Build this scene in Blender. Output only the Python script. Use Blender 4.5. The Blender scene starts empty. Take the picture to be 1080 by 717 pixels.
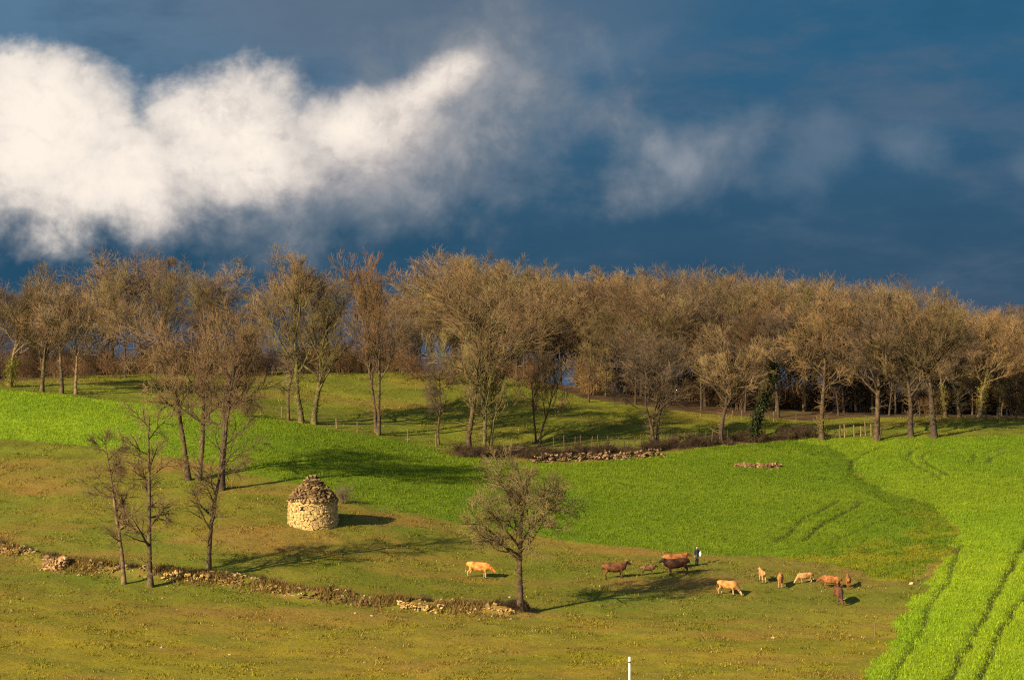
import bpy, bmesh, math, random
import numpy as np
from mathutils import Vector, Matrix

S = bpy.context.scene
COL = S.collection
R = math.radians

# ------------------------------------------------------------------ camera
FPX = 2400.0                       # focal length in pixels of the 1080 wide photograph
HORIZON = 430.0
PITCH = math.atan((HORIZON - 358.5) / FPX)
cam_d = bpy.data.cameras.new('camera')
cam_d.sensor_width = 36.0
cam_d.lens = 36.0 * FPX / 1080.0
cam_d.clip_start = 1.0
cam_d.clip_end = 40000.0
cam = bpy.data.objects.new('camera', cam_d)
COL.objects.link(cam)
cam.location = (0, 0, 0)
cam.rotation_euler = (math.pi / 2 + PITCH, 0, 0)
S.camera = cam

# ------------------------------------------------------------------ light
SUN_EL, SUN_TRAVEL = 24.0, 44.0    # elevation; direction the light travels, from +x towards +y
EXPOSURE = 1.15
SKY_STRENGTH = 0.06
SUN_STRENGTH = 5.0
ca, sa = math.cos(R(SUN_TRAVEL)), math.sin(R(SUN_TRAVEL))
ce, se = math.cos(R(SUN_EL)), math.sin(R(SUN_EL))
sun_d = bpy.data.lights.new('sun', 'SUN')
sun_d.energy = SUN_STRENGTH
sun_d.angle = R(0.5)
sun_d.color = (1.0, 0.80, 0.52)
sun = bpy.data.objects.new('sun', sun_d)
COL.objects.link(sun)
sun.location = (-60, 60, 80)
sun.rotation_euler = Vector((ca * ce, sa * ce, -se)).to_track_quat('-Z', 'Y').to_euler()

# ------------------------------------------------------------------ node helpers
class G:
    """small helper for writing maths in a node tree"""
    def __init__(self, nt):
        self.nt = nt
    def n(self, t, **kw):
        nd = self.nt.nodes.new(t)
        for k, v in kw.items():
            setattr(nd, k, v)
        return nd
    def link(self, a, b):
        self.nt.links.new(a, b)
    def put(self, sock, v):
        if isinstance(v, bpy.types.NodeSocket):
            self.link(v, sock)
        else:
            sock.default_value = v
    def m(self, op, a, b=None, c=None, clamp=False):
        nd = self.n('ShaderNodeMath', operation=op)
        nd.use_clamp = clamp
        self.put(nd.inputs[0], a)
        if b is not None: self.put(nd.inputs[1], b)
        if c is not None: self.put(nd.inputs[2], c)
        return nd.outputs[0]
    def add(self, a, b): return self.m('ADD', a, b)
    def sub(self, a, b): return self.m('SUBTRACT', a, b)
    def mul(self, a, b): return self.m('MULTIPLY', a, b)
    def smooth(self, x, lo, hi):
        nd = self.n('ShaderNodeMapRange', interpolation_type='SMOOTHSTEP')
        self.put(nd.inputs[0], x)
        nd.inputs[1].default_value = lo; nd.inputs[2].default_value = hi
        nd.inputs[3].default_value = 0; nd.inputs[4].default_value = 1
        return nd.outputs[0]
    def mix(self, f, a, b, mode='MIX'):
        nd = self.n('ShaderNodeMix', data_type='RGBA', blend_type=mode)
        self.put(nd.inputs[0], f)
        for sock, v in ((nd.inputs[6], a), (nd.inputs[7], b)):
            if isinstance(v, (tuple, list)): v = (v[0], v[1], v[2], 1)
            self.put(sock, v)
        return nd.outputs[2]
    def noise(self, vec, scale, detail=4.0, rough=0.55, dist=0.0):
        nd = self.n('ShaderNodeTexNoise')
        if vec is not None: self.link(vec, nd.inputs['Vector'])
        nd.inputs['Scale'].default_value = scale
        nd.inputs['Detail'].default_value = detail
        nd.inputs['Roughness'].default_value = rough
        nd.inputs['Distortion'].default_value = dist
        return nd.outputs['Fac']
    def xyz(self, x, y, z):
        nd = self.n('ShaderNodeCombineXYZ')
        self.put(nd.inputs[0], x); self.put(nd.inputs[1], y); self.put(nd.inputs[2], z)
        return nd.outputs[0]

def lin(r, g, b):
    f = lambda c: (c / 255.0 / 12.92) if c <= 10.3 else ((c / 255.0 + 0.055) / 1.055) ** 2.4
    return (f(r), f(g), f(b))

# ------------------------------------------------------------------ sky: Nishita all round, a storm front beyond the ridge
world = bpy.data.worlds.new('World')
S.world = world
world.use_nodes = True
nt = world.node_tree
nt.nodes.clear()
g = G(nt)
out = g.n('ShaderNodeOutputWorld')
bg = g.n('ShaderNodeBackground')
bg.inputs['Strength'].default_value = SKY_STRENGTH
g.link(bg.outputs[0], out.inputs[0])
sky = g.n('ShaderNodeTexSky', sky_type='NISHITA')
sky.sun_disc = False
sky.sun_elevation = R(SUN_EL)
# direction towards the sun is (-ca, -sa): rotation is measured from +y towards +x
sky.sun_rotation = math.atan2(-ca, -sa)
sky.altitude = 300
sky.air_density = 1.0; sky.dust_density = 1.0; sky.ozone_density = 1.5
tc = g.n('ShaderNodeTexCoord')
sep = g.n('ShaderNodeSeparateXYZ')
g.link(tc.outputs['Generated'], sep.inputs[0])
X, Y, Z = sep.outputs
az = g.m('ARCTAN2', X, Y)                       # 0 beyond the ridge, growing to the right
el = g.m('ARCSINE', Z)
U0 = g.mul(az, 2.4)
V0 = g.mul(el, 2.4)
P0 = g.xyz(U0, V0, 0.0)
w1 = g.sub(g.noise(P0, 6.0, 7, .6), .5)
w2 = g.sub(g.noise(g.xyz(g.add(U0, 7.3), g.add(V0, 3.1), 1.7), 6.0, 7, .6), .5)
U = g.add(U0, g.mul(w1, .07))
V = g.add(V0, g.mul(w2, .07))
def ell(px, row, rx, ry, rot=0.0, u=None, v=None):
    """1 at the middle of an ellipse of sky, 0 on its rim, negative outside"""
    cu, cv = (px - 540) / 1000.0, (HORIZON - row) / 1000.0
    du, dv = g.sub(u or U, cu), g.sub(v or V, cv)
    c, s = math.cos(R(rot)), math.sin(R(rot))
    a = g.mul(g.add(g.mul(du, c), g.mul(dv, s)), 1000.0 / rx)
    b = g.mul(g.sub(g.mul(dv, c), g.mul(du, s)), 1000.0 / ry)
    return g.sub(1.0, g.m('SQRT', g.add(g.mul(a, a), g.mul(b, b))))
def smax(vals, k=.18):
    r = vals[0]
    for v in vals[1:]:
        r = g.m('SMOOTH_MAX', r, v, k)
    return r
fine = g.sub(g.noise(P0, 11.0, 9, .60, .25), .5)
mid = g.sub(g.noise(g.xyz(g.add(U0, 2.0), g.mul(V0, 1.3), 4.0), 5.5, 8, .6, .2), .5)
soft = g.sub(g.noise(g.xyz(g.mul(U0, .8), g.mul(V0, 1.6), 9.0), 3.4, 7, .58), .5)
streak = g.sub(g.noise(g.xyz(g.mul(U0, 1.0), g.mul(V0, 3.0), 5.0), 6.0, 8, .62), .5)

# blue of the storm sky, bluer high on the right, paler high on the left, deep low down
left_ = g.mix(g.smooth(V0, .14, .43), lin(42, 82, 108), lin(88, 124, 154))
right_ = g.mix(g.smooth(V0, .10, .38), lin(52, 82, 107), lin(46, 95, 128))
blue = g.mix(g.smooth(g.add(U0, g.mul(soft, .6)), -.42, .30), left_, right_)
blue = g.mix(g.mul(g.smooth(ell(400, 10, 430, 120), -.1, .9), .75), blue, lin(98, 113, 132))
blue = g.mix(g.mul(g.smooth(g.add(g.mul(soft, 1.0), g.mul(streak, .9)), -.08, .32), .75), blue, lin(86, 106, 128))
blue = g.mix(g.mul(g.smooth(g.add(g.mul(soft, -1.0), g.mul(streak, -.7)), .02, .36), .55), blue, lin(34, 74, 104))
blue = g.mix(g.mul(g.mul(g.smooth(V0, .22, .16), g.smooth(U0, .10, -.35)), .8), blue, lin(30, 74, 102))

blue = g.mix(g.mul(g.smooth(V0, .14, .03), .8), blue, lin(80, 96, 118))   # paler low down, behind the trunks

# grey veils
veil = smax([ell(560, 105, 110, 80, 10), ell(470, 135, 170, 105, 18), ell(300, 212, 340, 62, 4), ell(520, 70, 120, 70, 20)])
veil_n = g.add(veil, g.add(g.mul(fine, 2.0), g.mul(mid, 1.9)))
c = g.mix(g.mul(g.smooth(veil_n, -.25, 1.0), .9), blue, lin(128, 136, 146))
c = g.mix(g.mul(g.smooth(g.add(veil_n, g.mul(fine, .8)), .45, 1.3), .6), c, lin(168, 168, 172))
w = smax([ell(715, 172, 80, 58, 12), ell(750, 150, 85, 48, 20)])
w_n = g.add(w, g.add(g.mul(fine, 1.5), g.mul(mid, 1.2)))
c = g.mix(g.mul(g.smooth(w_n, -.15, 1.05), .70), c, lin(132, 142, 154))
c = g.mix(g.mul(g.smooth(g.add(w_n, g.mul(fine, 1.2)), .55, 1.3), .45), c, lin(164, 168, 176))
w = smax([ell(870, 172, 95, 46, 5), ell(960, 160, 70, 34), ell(1090, 182, 60, 32), ell(620, 60, 120, 40, 10)])
w_f = g.smooth(g.add(w, g.add(g.mul(fine, 1.6), g.mul(mid, 1.5))), -.10, 1.2)
c = g.mix(g.mul(w_f, .6), c, lin(108, 128, 148))

# the sunlit cloud
body = smax([ell(-120, 150, 225, 112), ell(52, 156, 108, 108, 0), ell(130, 195, 200, 64, 2), ell(250, 172, 220, 56, 8), ell(250, 142, 98, 82, 12),
             ell(270, 185, 130, 48, 10), ell(365, 140, 120, 46, 10), ell(450, 100, 75, 28, 24)], .09)
under = g.smooth(V0, .30, .17)                       # the ragged underside is softer than the lit crown
east = g.smooth(U0, -.26, -.04)                      # and it thins out towards its tip
dens = g.add(body, g.add(g.mul(fine, g.add(.85, g.mul(under, .8))), g.mul(mid, 1.0)))
thin = g.m('MAXIMUM', under, east)
alpha = g.add(g.mul(g.smooth(dens, -.10, .32), g.sub(1.0, thin)), g.mul(g.smooth(dens, -.18, .44), thin))
alpha = g.mul(alpha, g.sub(1.0, g.mul(g.mul(g.smooth(dens, .75, .0), g.add(.30, g.mul(thin, .70))), .62)))
puff = g.sub(g.noise(g.xyz(g.add(U0, w1), g.mul(g.add(V0, w2), 1.5), 2.0), 6.5, 6, .52, .2), .5)
shade = g.add(g.add(g.mul(g.sub(V, .27), 3.4), g.mul(fine, 2.2)), g.add(g.mul(body, .9), g.add(g.mul(puff, 1.9), g.mul(g.add(U0, .45), -1.9))))
lit = g.smooth(shade, -1.05, .95)
cl = g.mix(lit, lin(172, 166, 168), lin(255, 243, 229))
c = g.mix(alpha, c, cl)

# exposure and strength are taken back out so these are the colours the sky shows
storm = g.n('ShaderNodeVectorMath', operation='SCALE')
g.link(c, storm.inputs[0])
storm.inputs['Scale'].default_value = 1.0 / (SKY_STRENGTH * 2 ** EXPOSURE)
front = g.mul(g.smooth(Y, .25, .75), g.smooth(Z, .62, .35))
col = g.mix(front, sky.outputs[0], storm.outputs[0])
g.link(col, bg.inputs['Color'])

S.view_settings.view_transform = 'Standard'
S.view_settings.look = 'None'
S.view_settings.exposure = EXPOSURE
S.view_settings.gamma = 1.0
S.view_settings.use_curve_mapping = False
S.cycles.use_denoising = False
S.cycles.max_bounces = 4
S.cycles.diffuse_bounces = 3
S.cycles.transparent_max_bounces = 4
S.cycles.use_adaptive_sampling = False
S.cycles.filter_width = 1.2

# ------------------------------------------------------------------ object helpers
def mesh_np(name, verts, quads=None, tris=None, cols=None, smooth=False):
    me = bpy.data.meshes.new(name)
    verts = np.asarray(verts, dtype=np.float32)
    nq = 0 if quads is None else len(quads)
    ntr = 0 if tris is None else len(tris)
    me.vertices.add(len(verts))
    me.vertices.foreach_set('co', verts.ravel())
    loops = []
    if nq: loops.append(np.asarray(quads, dtype=np.int32).ravel())
    if ntr: loops.append(np.asarray(tris, dtype=np.int32).ravel())
    loops = np.concatenate(loops)
    me.loops.add(len(loops))
    me.loops.foreach_set('vertex_index', loops)
    me.polygons.add(nq + ntr)
    starts = np.concatenate([np.arange(nq) * 4, nq * 4 + np.arange(ntr) * 3]).astype(np.int32)
    totals = np.concatenate([np.full(nq, 4), np.full(ntr, 3)]).astype(np.int32)
    me.polygons.foreach_set('loop_start', starts)
    me.polygons.foreach_set('loop_total', totals)
    me.polygons.foreach_set('use_smooth', np.full(nq + ntr, smooth))
    if cols is not None:
        at_ = me.color_attributes.new('Col', 'FLOAT_COLOR', 'POINT')
        c4 = np.ones((len(verts), 4), np.float32)
        c4[:, :3] = cols
        at_.data.foreach_set('color', c4.ravel())
    me.update(calc_edges=True)
    me.validate()
    return me

def obj(name, me, mat=None, parent=None, loc=None, rotz=0.0):
    o = bpy.data.objects.new(name, me)
    if mat is not None and me is not None:
        if len(me.materials) == 0: me.materials.append(mat)
    COL.objects.link(o)
    if parent is not None: o.parent = parent
    if loc is not None: o.location = loc
    o.rotation_euler.z = rotz
    return o

def tag(o, label, cat, group=None):
    o['label'] = label; o['category'] = cat
    if group: o['group'] = group
    return o

def thing(name, label, cat, loc=(0, 0, 0), rotz=0.0, group=None, scale=None):
    o = bpy.data.objects.new(name, None)
    o.empty_display_size = .3
    COL.objects.link(o)
    o.location = loc; o.rotation_euler.z = rotz
    if scale is not None: o.scale = scale
    return tag(o, label, cat, group)

def dup(root, loc, rotz=0.0, label=None, group=None, scale=None):
    r = root.copy(); COL.objects.link(r)
    r.location = loc; r.rotation_euler.z = rotz
    if label: r['label'] = label
    if group: r['group'] = group
    if scale is not None: r.scale = scale
    for ch in list(root.children):
        c_ = ch.copy(); COL.objects.link(c_); c_.parent = r
        for gch in list(ch.children):
            d_ = gch.copy(); COL.objects.link(d_); d_.parent = c_
    return r

# ------------------------------------------------------------------ materials
def new_mat(name):
    m_ = bpy.data.materials.new(name)
    m_.use_nodes = True
    b = m_.node_tree.nodes['Principled BSDF']
    return m_, G(m_.node_tree), b

def mat_noise(name, c1, c2, scale, c3=None, s3=1.0, rough=.9, bump=0.0, lo=.35, hi=.65, spec=.2, rand=0.0):
    m_, q, b = new_mat(name)
    t = q.n('ShaderNodeTexCoord').outputs['Object']
    f = q.smooth(q.noise(t, scale, 5, .6), lo, hi)
    c_ = q.mix(f, c1, c2)
    if c3 is not None:
        c_ = q.mix(q.smooth(q.noise(t, s3, 4, .6), .5, .68), c_, c3)
    if rand:
        oi = q.n('ShaderNodeObjectInfo').outputs['Random']
        hsv = q.n('ShaderNodeHueSaturation')
        q.link(q.add(1 - rand, q.mul(oi, 2 * rand)), hsv.inputs['Value'])
        q.link(q.add(.492, q.mul(oi, .016)), hsv.inputs['Hue'])
        q.link(c_, hsv.inputs['Color'])
        c_ = hsv.outputs[0]
    q.link(c_, b.inputs['Base Color'])
    b.inputs['Roughness'].default_value = rough
    b.inputs['Specular IOR Level'].default_value = spec
    if bump:
        bp = q.n('ShaderNodeBump')
        bp.inputs['Strength'].default_value = 1.0
        bp.inputs['Distance'].default_value = bump
        q.link(q.noise(t, scale * 2.5, 5, .6), bp.inputs['Height'])
        q.link(bp.outputs[0], b.inputs['Normal'])
    return m_

def mat_col(name, noise_amt=.3, scale=3.0, rough=.9, bump=0.0, bscale=6.0, translucent=0.0):
    """colour from the mesh's own attribute, broken up by noise"""
    m_, q, b = new_mat(name)
    a = q.n('ShaderNodeAttribute'); a.attribute_name = 'Col'
    t = q.n('ShaderNodeNewGeometry').outputs['Position']
    f = q.add(1 - noise_amt, q.mul(q.noise(t, scale, 6, .65), noise_amt * 2))
    vm = q.n('ShaderNodeVectorMath', operation='SCALE')
    q.link(a.outputs['Color'], vm.inputs[0]); q.link(f, vm.inputs['Scale'])
    q.link(vm.outputs[0], b.inputs['Base Color'])
    b.inputs['Roughness'].default_value = rough
    b.inputs['Specular IOR Level'].default_value = .15
    if bump:
        bp = q.n('ShaderNodeBump')
        bp.inputs['Distance'].default_value = bump
        q.link(q.noise(t, bscale, 6, .7), bp.inputs['Height'])
        q.link(bp.outputs[0], b.inputs['Normal'])
    if translucent:
        tr = q.n('ShaderNodeBsdfTranslucent'); q.link(vm.outputs[0], tr.inputs['Color'])
        mx = q.n('ShaderNodeMixShader'); mx.inputs[0].default_value = translucent
        q.link(b.outputs[0], mx.inputs[1]); q.link(tr.outputs[0], mx.inputs[2])
        o_ = [n_ for n_ in m_.node_tree.nodes if n_.type == 'OUTPUT_MATERIAL'][0]
        q.link(mx.outputs[0], o_.inputs[0])
    return m_

M = {}
M['ground'] = mat_col('turf and soil', .42, 1.6, .95, .10, 3.0)
M['blades'] = mat_col('grass blades', .3, .6, .7, 0, 1, .3)
M['stone'] = mat_col('limestone', .35, 9.0, .95, .02, 14)
M['bark'] = mat_noise('grey brown bark', (.105, .072, .038), (.03, .021, .013), 2.2, (.10, .082, .024), .9, bump=.03, rand=.15)
M['bark_pale'] = mat_noise('pale bark', (.19, .13, .066), (.07, .047, .028), 2.4, (.11, .085, .035), .8, bump=.02)
M['bark_dark'] = mat_noise('dark bark', (.065, .046, .03), (.03, .022, .015), 2.2, (.085, .066, .03), .9, bump=.03)
M['bark_moss'] = mat_noise('mossy bark', (.11, .092, .034), (.05, .04, .02), 2.2, (.14, .14, .022), .7, bump=.03)
M['twig'] = mat_noise('brown twigs', (.235, .150, .075), (.11, .070, .038), .5, (.18, .135, .05), .35, rand=.34)
M['twig_warm'] = mat_noise('warm brown twigs', (.27, .165, .075), (.13, .078, .038), .5, (.21, .15, .052), .35, rand=.3)
M['twig_olive'] = mat_noise('olive brown twigs', (.19, .14, .058), (.085, .062, .03), .5, (.18, .145, .045), .4, rand=.3)
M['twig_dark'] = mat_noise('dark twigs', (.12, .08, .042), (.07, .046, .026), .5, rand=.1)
M['twig_grey'] = mat_noise('grey twigs', (.185, .135, .085), (.09, .066, .045), .5, rand=.3)
M['bramble'] = mat_noise('bramble stems', (.065, .038, .024), (.026, .017, .012), .8, (.10, .072, .026), .9, rand=.2)
M['bush'] = mat_noise('russet bush stems', (.15, .085, .038), (.065, .037, .02), .6, (.15, .115, .034), .5, rand=.25)
M['bush_gold'] = mat_noise('golden bush stems', (.40, .26, .08), (.26, .16, .05), .6)
M['ivy_y'] = mat_noise('yellow green ivy', (.19, .18, .012), (.08, .09, .008), 1.6, rough=.5)
M['ivy_d'] = mat_noise('dark ivy', (.026, .034, .008), (.012, .017, .005), 1.2, rough=.5)
M['post'] = mat_noise('weathered wood', (.10, .07, .04), (.05, .036, .022), 5.0, rand=.25)
M['post_pale'] = mat_noise('pale split wood', (.20, .14, .07), (.11, .075, .042), 5.0, rand=.2)
M['wire'] = mat_noise('galvanised wire', (.2, .18, .16), (.12, .11, .1), 4.0, rough=.5)
M['white'] = mat_noise('white painted wood', (.80, .78, .74), (.66, .63, .58), 4.0, rough=.6)
M['slot_shade_hoof'] = mat_noise('slot shade and hoof', (.02, .016, .012), (.012, .01, .008), 3.0)

# ------------------------------------------------------------------ noise in numpy
def vnoise(x, y, s, seed=0):
    x = np.asarray(x) / s; y = np.asarray(y) / s
    xi, yi = np.floor(x).astype(np.int64), np.floor(y).astype(np.int64)
    fx, fy = x - xi, y - yi
    fx = fx * fx * (3 - 2 * fx); fy = fy * fy * (3 - 2 * fy)
    def h(a, b):
        n_ = (a * 374761393 + b * 668265263 + seed * 974634533) & 0x7fffffff
        n_ = ((n_ ^ (n_ >> 13)) * 1274126177) & 0x7fffffff
        n_ = n_ ^ (n_ >> 16)
        return (n_ & 0xffff) / 65535.0
    return ((h(xi, yi) * (1 - fx) + h(xi + 1, yi) * fx) * (1 - fy) +
            (h(xi, yi + 1) * (1 - fx) + h(xi + 1, yi + 1) * fx) * fy)
def fnoise(x, y, s, seed=0, oct=4):
    t, a, tot = 0, 1.0, 0
    for k in range(oct):
        t = t + a * vnoise(x, y, s / 2 ** k, seed + k * 17); tot += a; a *= .55
    return t / tot

# ------------------------------------------------------------------ terrain heights
def ray(px, py):
    x, y = (np.asarray(px, float) - 540) / FPX, (358.5 - np.asarray(py, float)) / FPX
    c_, s_ = math.cos(PITCH), math.sin(PITCH)
    return x, c_ - y * s_, s_ + y * c_
CTRL = [  # photograph column, row, distance
    (-200, 752, 140), (270, 755, 140), (540, 757, 140), (810, 757, 140), (1280, 754, 140),
    (-100, 700, 160), (270, 716, 158), (540, 718, 158), (810, 718, 158), (1180, 712, 158),
    (-100, 650, 176), (270, 685, 171), (540, 690, 170), (810, 690, 170), (1080, 688, 168), (1200, 688, 168),
    (-60, 590, 200), (60, 598, 199), (240, 616, 196), (440, 641, 192), (548, 646, 190), (810, 650, 189), (1080, 648, 186),
    (0, 560, 212), (0, 500, 233), (0, 460, 250), (0, 412, 273), (0, 401, 300), (0, 399, 315),
    (200, 560, 213), (200, 505, 233), (200, 460, 252), (200, 429, 272), (200, 402, 295), (200, 394, 312),
    (330, 553, 215), (330, 500, 236), (330, 460, 258), (330, 446, 272), (330, 418, 290), (330, 393, 310),
    (500, 605, 207), (500, 550, 228), (500, 510, 246), (500, 480, 268), (500, 440, 284), (500, 400, 304), (500, 395, 312),
    (700, 600, 209), (700, 550, 229), (700, 500, 252), (700, 472, 272), (700, 446, 290), (700, 424, 308),
    (900, 630, 197), (900, 570, 220), (900, 520, 241), (900, 470, 268), (900, 446, 290), (900, 436, 308),
    (1080, 620, 196), (1080, 560, 218), (1080, 500, 246), (1080, 460, 268), (1080, 443, 288), (1080, 439, 308),
    (1250, 600, 205), (1250, 470, 270), (1250, 442, 308), (-180, 540, 220), (-180, 420, 272), (-180, 404, 312),
]
cp, cz = [], []
for px, py, d in CTRL:
    dx, dy, dz = ray(px, py)
    cp.append((dx / dy * d, d)); cz.append(dz / dy * d)
for px, d, z_ in ((-180, 365, 0), (100, 365, 1), (400, 365, 0), (700, 365, -3), (1000, 365, -4), (1250, 365, -4)):
    cp.append(((px - 540) / FPX * d, d)); cz.append(z_)
cp = np.array(cp); cz = np.array(cz)
def tps(r2):
    return .5 * r2 * np.log(r2 + 1e-9)
SC = 50.0
A_ = cp / SC
n_ = len(A_)
K_ = tps(((A_[:, None] - A_[None]) ** 2).sum(-1)) + np.eye(n_) * .03
P_ = np.hstack([np.ones((n_, 1)), A_])
L_ = np.vstack([np.hstack([K_, P_]), np.hstack([P_.T, np.zeros((3, 3))])])
W_ = np.linalg.solve(L_, np.concatenate([cz, np.zeros(3)]))
def seg_dist(x, y, line):
    """distance to a polyline (world xy)"""
    best = np.full(np.shape(x), 1e9)
    for (x0, y0), (x1, y1) in zip(line[:-1], line[1:]):
        vx, vy = x1 - x0, y1 - y0
        t = np.clip(((x - x0) * vx + (y - y0) * vy) / (vx * vx + vy * vy + 1e-9), 0, 1)
        best = np.minimum(best, np.hypot(x - x0 - t * vx, y - y0 - t * vy))
    return best
def hz0(x, y):
    x = np.asarray(x, float); y = np.asarray(y, float)
    shp = np.broadcast(x, y).shape
    x = np.broadcast_to(x, shp).ravel(); y = np.broadcast_to(y, shp).ravel()
    xc = np.clip(x, -105, 105); yc = np.clip(y, 135, 365)
    res = np.empty(len(x))
    for i in range(0, len(x), 20000):
        q = np.stack([xc[i:i + 20000], yc[i:i + 20000]], -1) / SC
        k = tps(((q[:, None] - A_[None]) ** 2).sum(-1))
        res[i:i + 20000] = k @ W_[:n_] + W_[n_] + q @ W_[n_ + 1:]
    res -= np.clip(y - 365, 0, 600) * .22 + np.clip(y - 365, 0, None) * .004
    res += (fnoise(x, y, 7, 3, 3) - .5) * .5 + (fnoise(x, y, 1.8, 9, 2) - .5) * .16
    return res.reshape(shp)
LINES = {}
def hz(x, y):
    z_ = hz0(x, y)
    if 'bank' in LINES:
        d = seg_dist(x, y, LINES['bank'])
        z_ = z_ + .55 * np.exp(-(d / 1.3) ** 2) * (.5 + fnoise(x, y, 3.0, 41, 2))
    return z_
def at(px, py, d0=130.0, d1=345.0):
    """the point of ground seen at a photograph pixel"""
    dx, dy, dz = ray(px, py)
    ys = np.linspace(d0, d1, 1500)
    zz = hz(dx / dy * ys, ys)
    hit = np.nonzero(dz / dy * ys <= zz)[0]
    k = hit[0] if len(hit) else len(ys) - 1
    yy = ys[k]
    return Vector((float(dx / dy * yy), float(yy), float(hz(np.array([dx / dy * yy]), np.array([yy]))[0])))
def gz(x, y):
    return float(hz(np.array([x]), np.array([y]))[0])
def on(px, d):
    """the ground in a photograph column at a given distance"""
    x = (px - 540) / FPX * d
    return Vector((x, d, gz(x, d)))
def proj(x, y, z_):
    c_, s_ = math.cos(PITCH), math.sin(PITCH)
    f = y * c_ + z_ * s_
    u = -y * s_ + z_ * c_
    return 540 + FPX * x / f, 358.5 - FPX * u / f
def wline(pts):
    return [tuple(at(*p)[:2]) for p in pts]

BANK_PX = [(-60, 566), (0, 580), (60, 596), (110, 602), (170, 608), (220, 611), (280, 619), (330, 630), (390, 637), (440, 640), (500, 643), (545, 647)]
_bank = wline(BANK_PX)
LINES['bank'] = _bank
TRACKS = [
    ([(1000, 725), (1015, 690), (1030, 662), (1050, 625), (1065, 600), (1078, 575), (1092, 550)], .235, 1.0),
    ([(1030, 725), (1043, 697), (1055, 665), (1068, 645), (1095, 612)], .235, 1.0),
    ([(940, 725), (960, 685), (975, 655), (985, 632), (1000, 612), (1008, 590), (1012, 572)], .24, .8),
    ([(897, 500), (900, 487), (915, 476), (935, 469)], .24, .75),
    ([(992, 505), (965, 490), (956, 481), (962, 475), (985, 470), (1012, 467)], .24, .85),
    ([(998, 500), (980, 489), (973, 481), (980, 475), (1008, 471)], .24, .85),
    ([(1025, 488), (1030, 479), (1055, 473), (1090, 469)], .24, .8),
    ([(1043, 488), (1046, 481), (1062, 476), (1095, 473)], .24, .8),
    ([(820, 570), (838, 556), (850, 545), (870, 535), (885, 527)], .24, .95),
    ([(848, 570), (862, 556), (885, 543), (902, 534), (908, 528)], .24, .95),
    ([(870, 574), (900, 561), (925, 551), (962, 540), (985, 538)], .24, .45),
]
TRACKS = [(wline(p), w_, s_) for p, w_, s_ in TRACKS]

CROP_A = [(-120, 402), (0, 411), (60, 416), (130, 424), (240, 433), (320, 448), (400, 461), (470, 475), (540, 486), (600, 490), (690, 481),
          (740, 473), (800, 468), (860, 474), (880, 490), (900, 510), (940, 535), (965, 548), (950, 568), (900, 578), (860, 584), (830, 588), (760, 586), (700, 580),
          (600, 570), (480, 549), (420, 538), (360, 523), (300, 507), (260, 497), (170, 479), (100, 471), (0, 462), (-120, 450)]
CROP_B = [(830, 462), (900, 462), (960, 462), (1010, 461), (1080, 459), (1300, 452), (1300, 800), (885, 800), (912, 725), (925, 695), (950, 650), (985, 610), (1004, 578), (1010, 553),
          (985, 532), (935, 517), (903, 495), (895, 482), (870, 470)]
ROUGH = [(740, 474), (860, 462), (905, 480), (905, 500), (940, 520), (990, 534), (1008, 556), (1000, 580), (960, 612), (930, 612), (900, 600), (860, 592), (820, 588),
         (880, 578), (945, 566), (960, 548), (935, 533), (895, 510), (872, 492), (850, 478), (800, 472)]
MEADOW_EDGE = [(-150, 399), (0, 403), (60, 398), (130, 393), (250, 392), (330, 392), (440, 392), (520, 398), (560, 402), (620, 420), (680, 428), (740, 436), (800, 440), (850, 444), (900, 440), (1000, 440), (1080, 441), (1300, 442)]
HEDGE_PX = [(480, 478), (545, 480), (600, 481), (650, 478), (700, 473), (760, 466), (830, 461), (870, 460)]
LINES['hedge'] = wline(HEDGE_PX)

def inside(px, py, poly):
    c_ = np.zeros(np.shape(px), bool)
    n = len(poly)
    for i in range(n):
        x0, y0 = poly[i]; x1, y1 = poly[(i + 1) % n]
        cond = ((y0 > py) != (y1 > py))
        with np.errstate(divide='ignore', invalid='ignore'):
            xi = (x1 - x0) * (py - y0) / (y1 - y0 + 1e-12) + x0
        c_ ^= cond & (px < xi)
    return c_

def zones(x, y, z_):
    """which land lies at a point: crop, rough headland, wood floor, meadow, tractor track"""
    jx = x + (fnoise(x, y, 3.0, 21, 3) - .5) * 2.4
    jy = y + (fnoise(x, y, 3.0, 22, 3) - .5) * 2.4
    px, py = proj(jx, np.maximum(jy, 20), z_)
    ok = (y > 135) & (y < 345)
    back_ok = y < 300
    ea = inside(px, py, CROP_A) & ok & (y < 279)
    eb = inside(px, py, CROP_B) & ok & (y < 290)
    ro = inside(px, py, ROUGH) & ok
    patch = fnoise(x * .45, y, 2.0, 71, 4) > .47
    ea = ea & ~(ro & patch)
    hd = seg_dist(x, y, LINES['hedge'])
    hx = np.array([p[0] for p in MEADOW_EDGE]); hy = np.array([p[1] for p in MEADOW_EDGE])
    wood = ((py < np.interp(px, hx, hy)) & (y > 255)) | (y > 318)
    tr = np.zeros(np.shape(x))
    for line, w_, s_ in TRACKS:
        d = seg_dist(x + (vnoise(x, y, 2.5, 5) - .5) * .5, y, line)
        tr = np.maximum(tr, s_ * np.clip(1.5 - d / (w_ * (.75 + .5 * vnoise(x, y, 1.7, 8))), 0, 1))
    meadow = (y > 240) & ~wood & ~ea & ~eb & (py < 484)
    return ea | eb, ro, wood, meadow, tr, hd, eb

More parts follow.
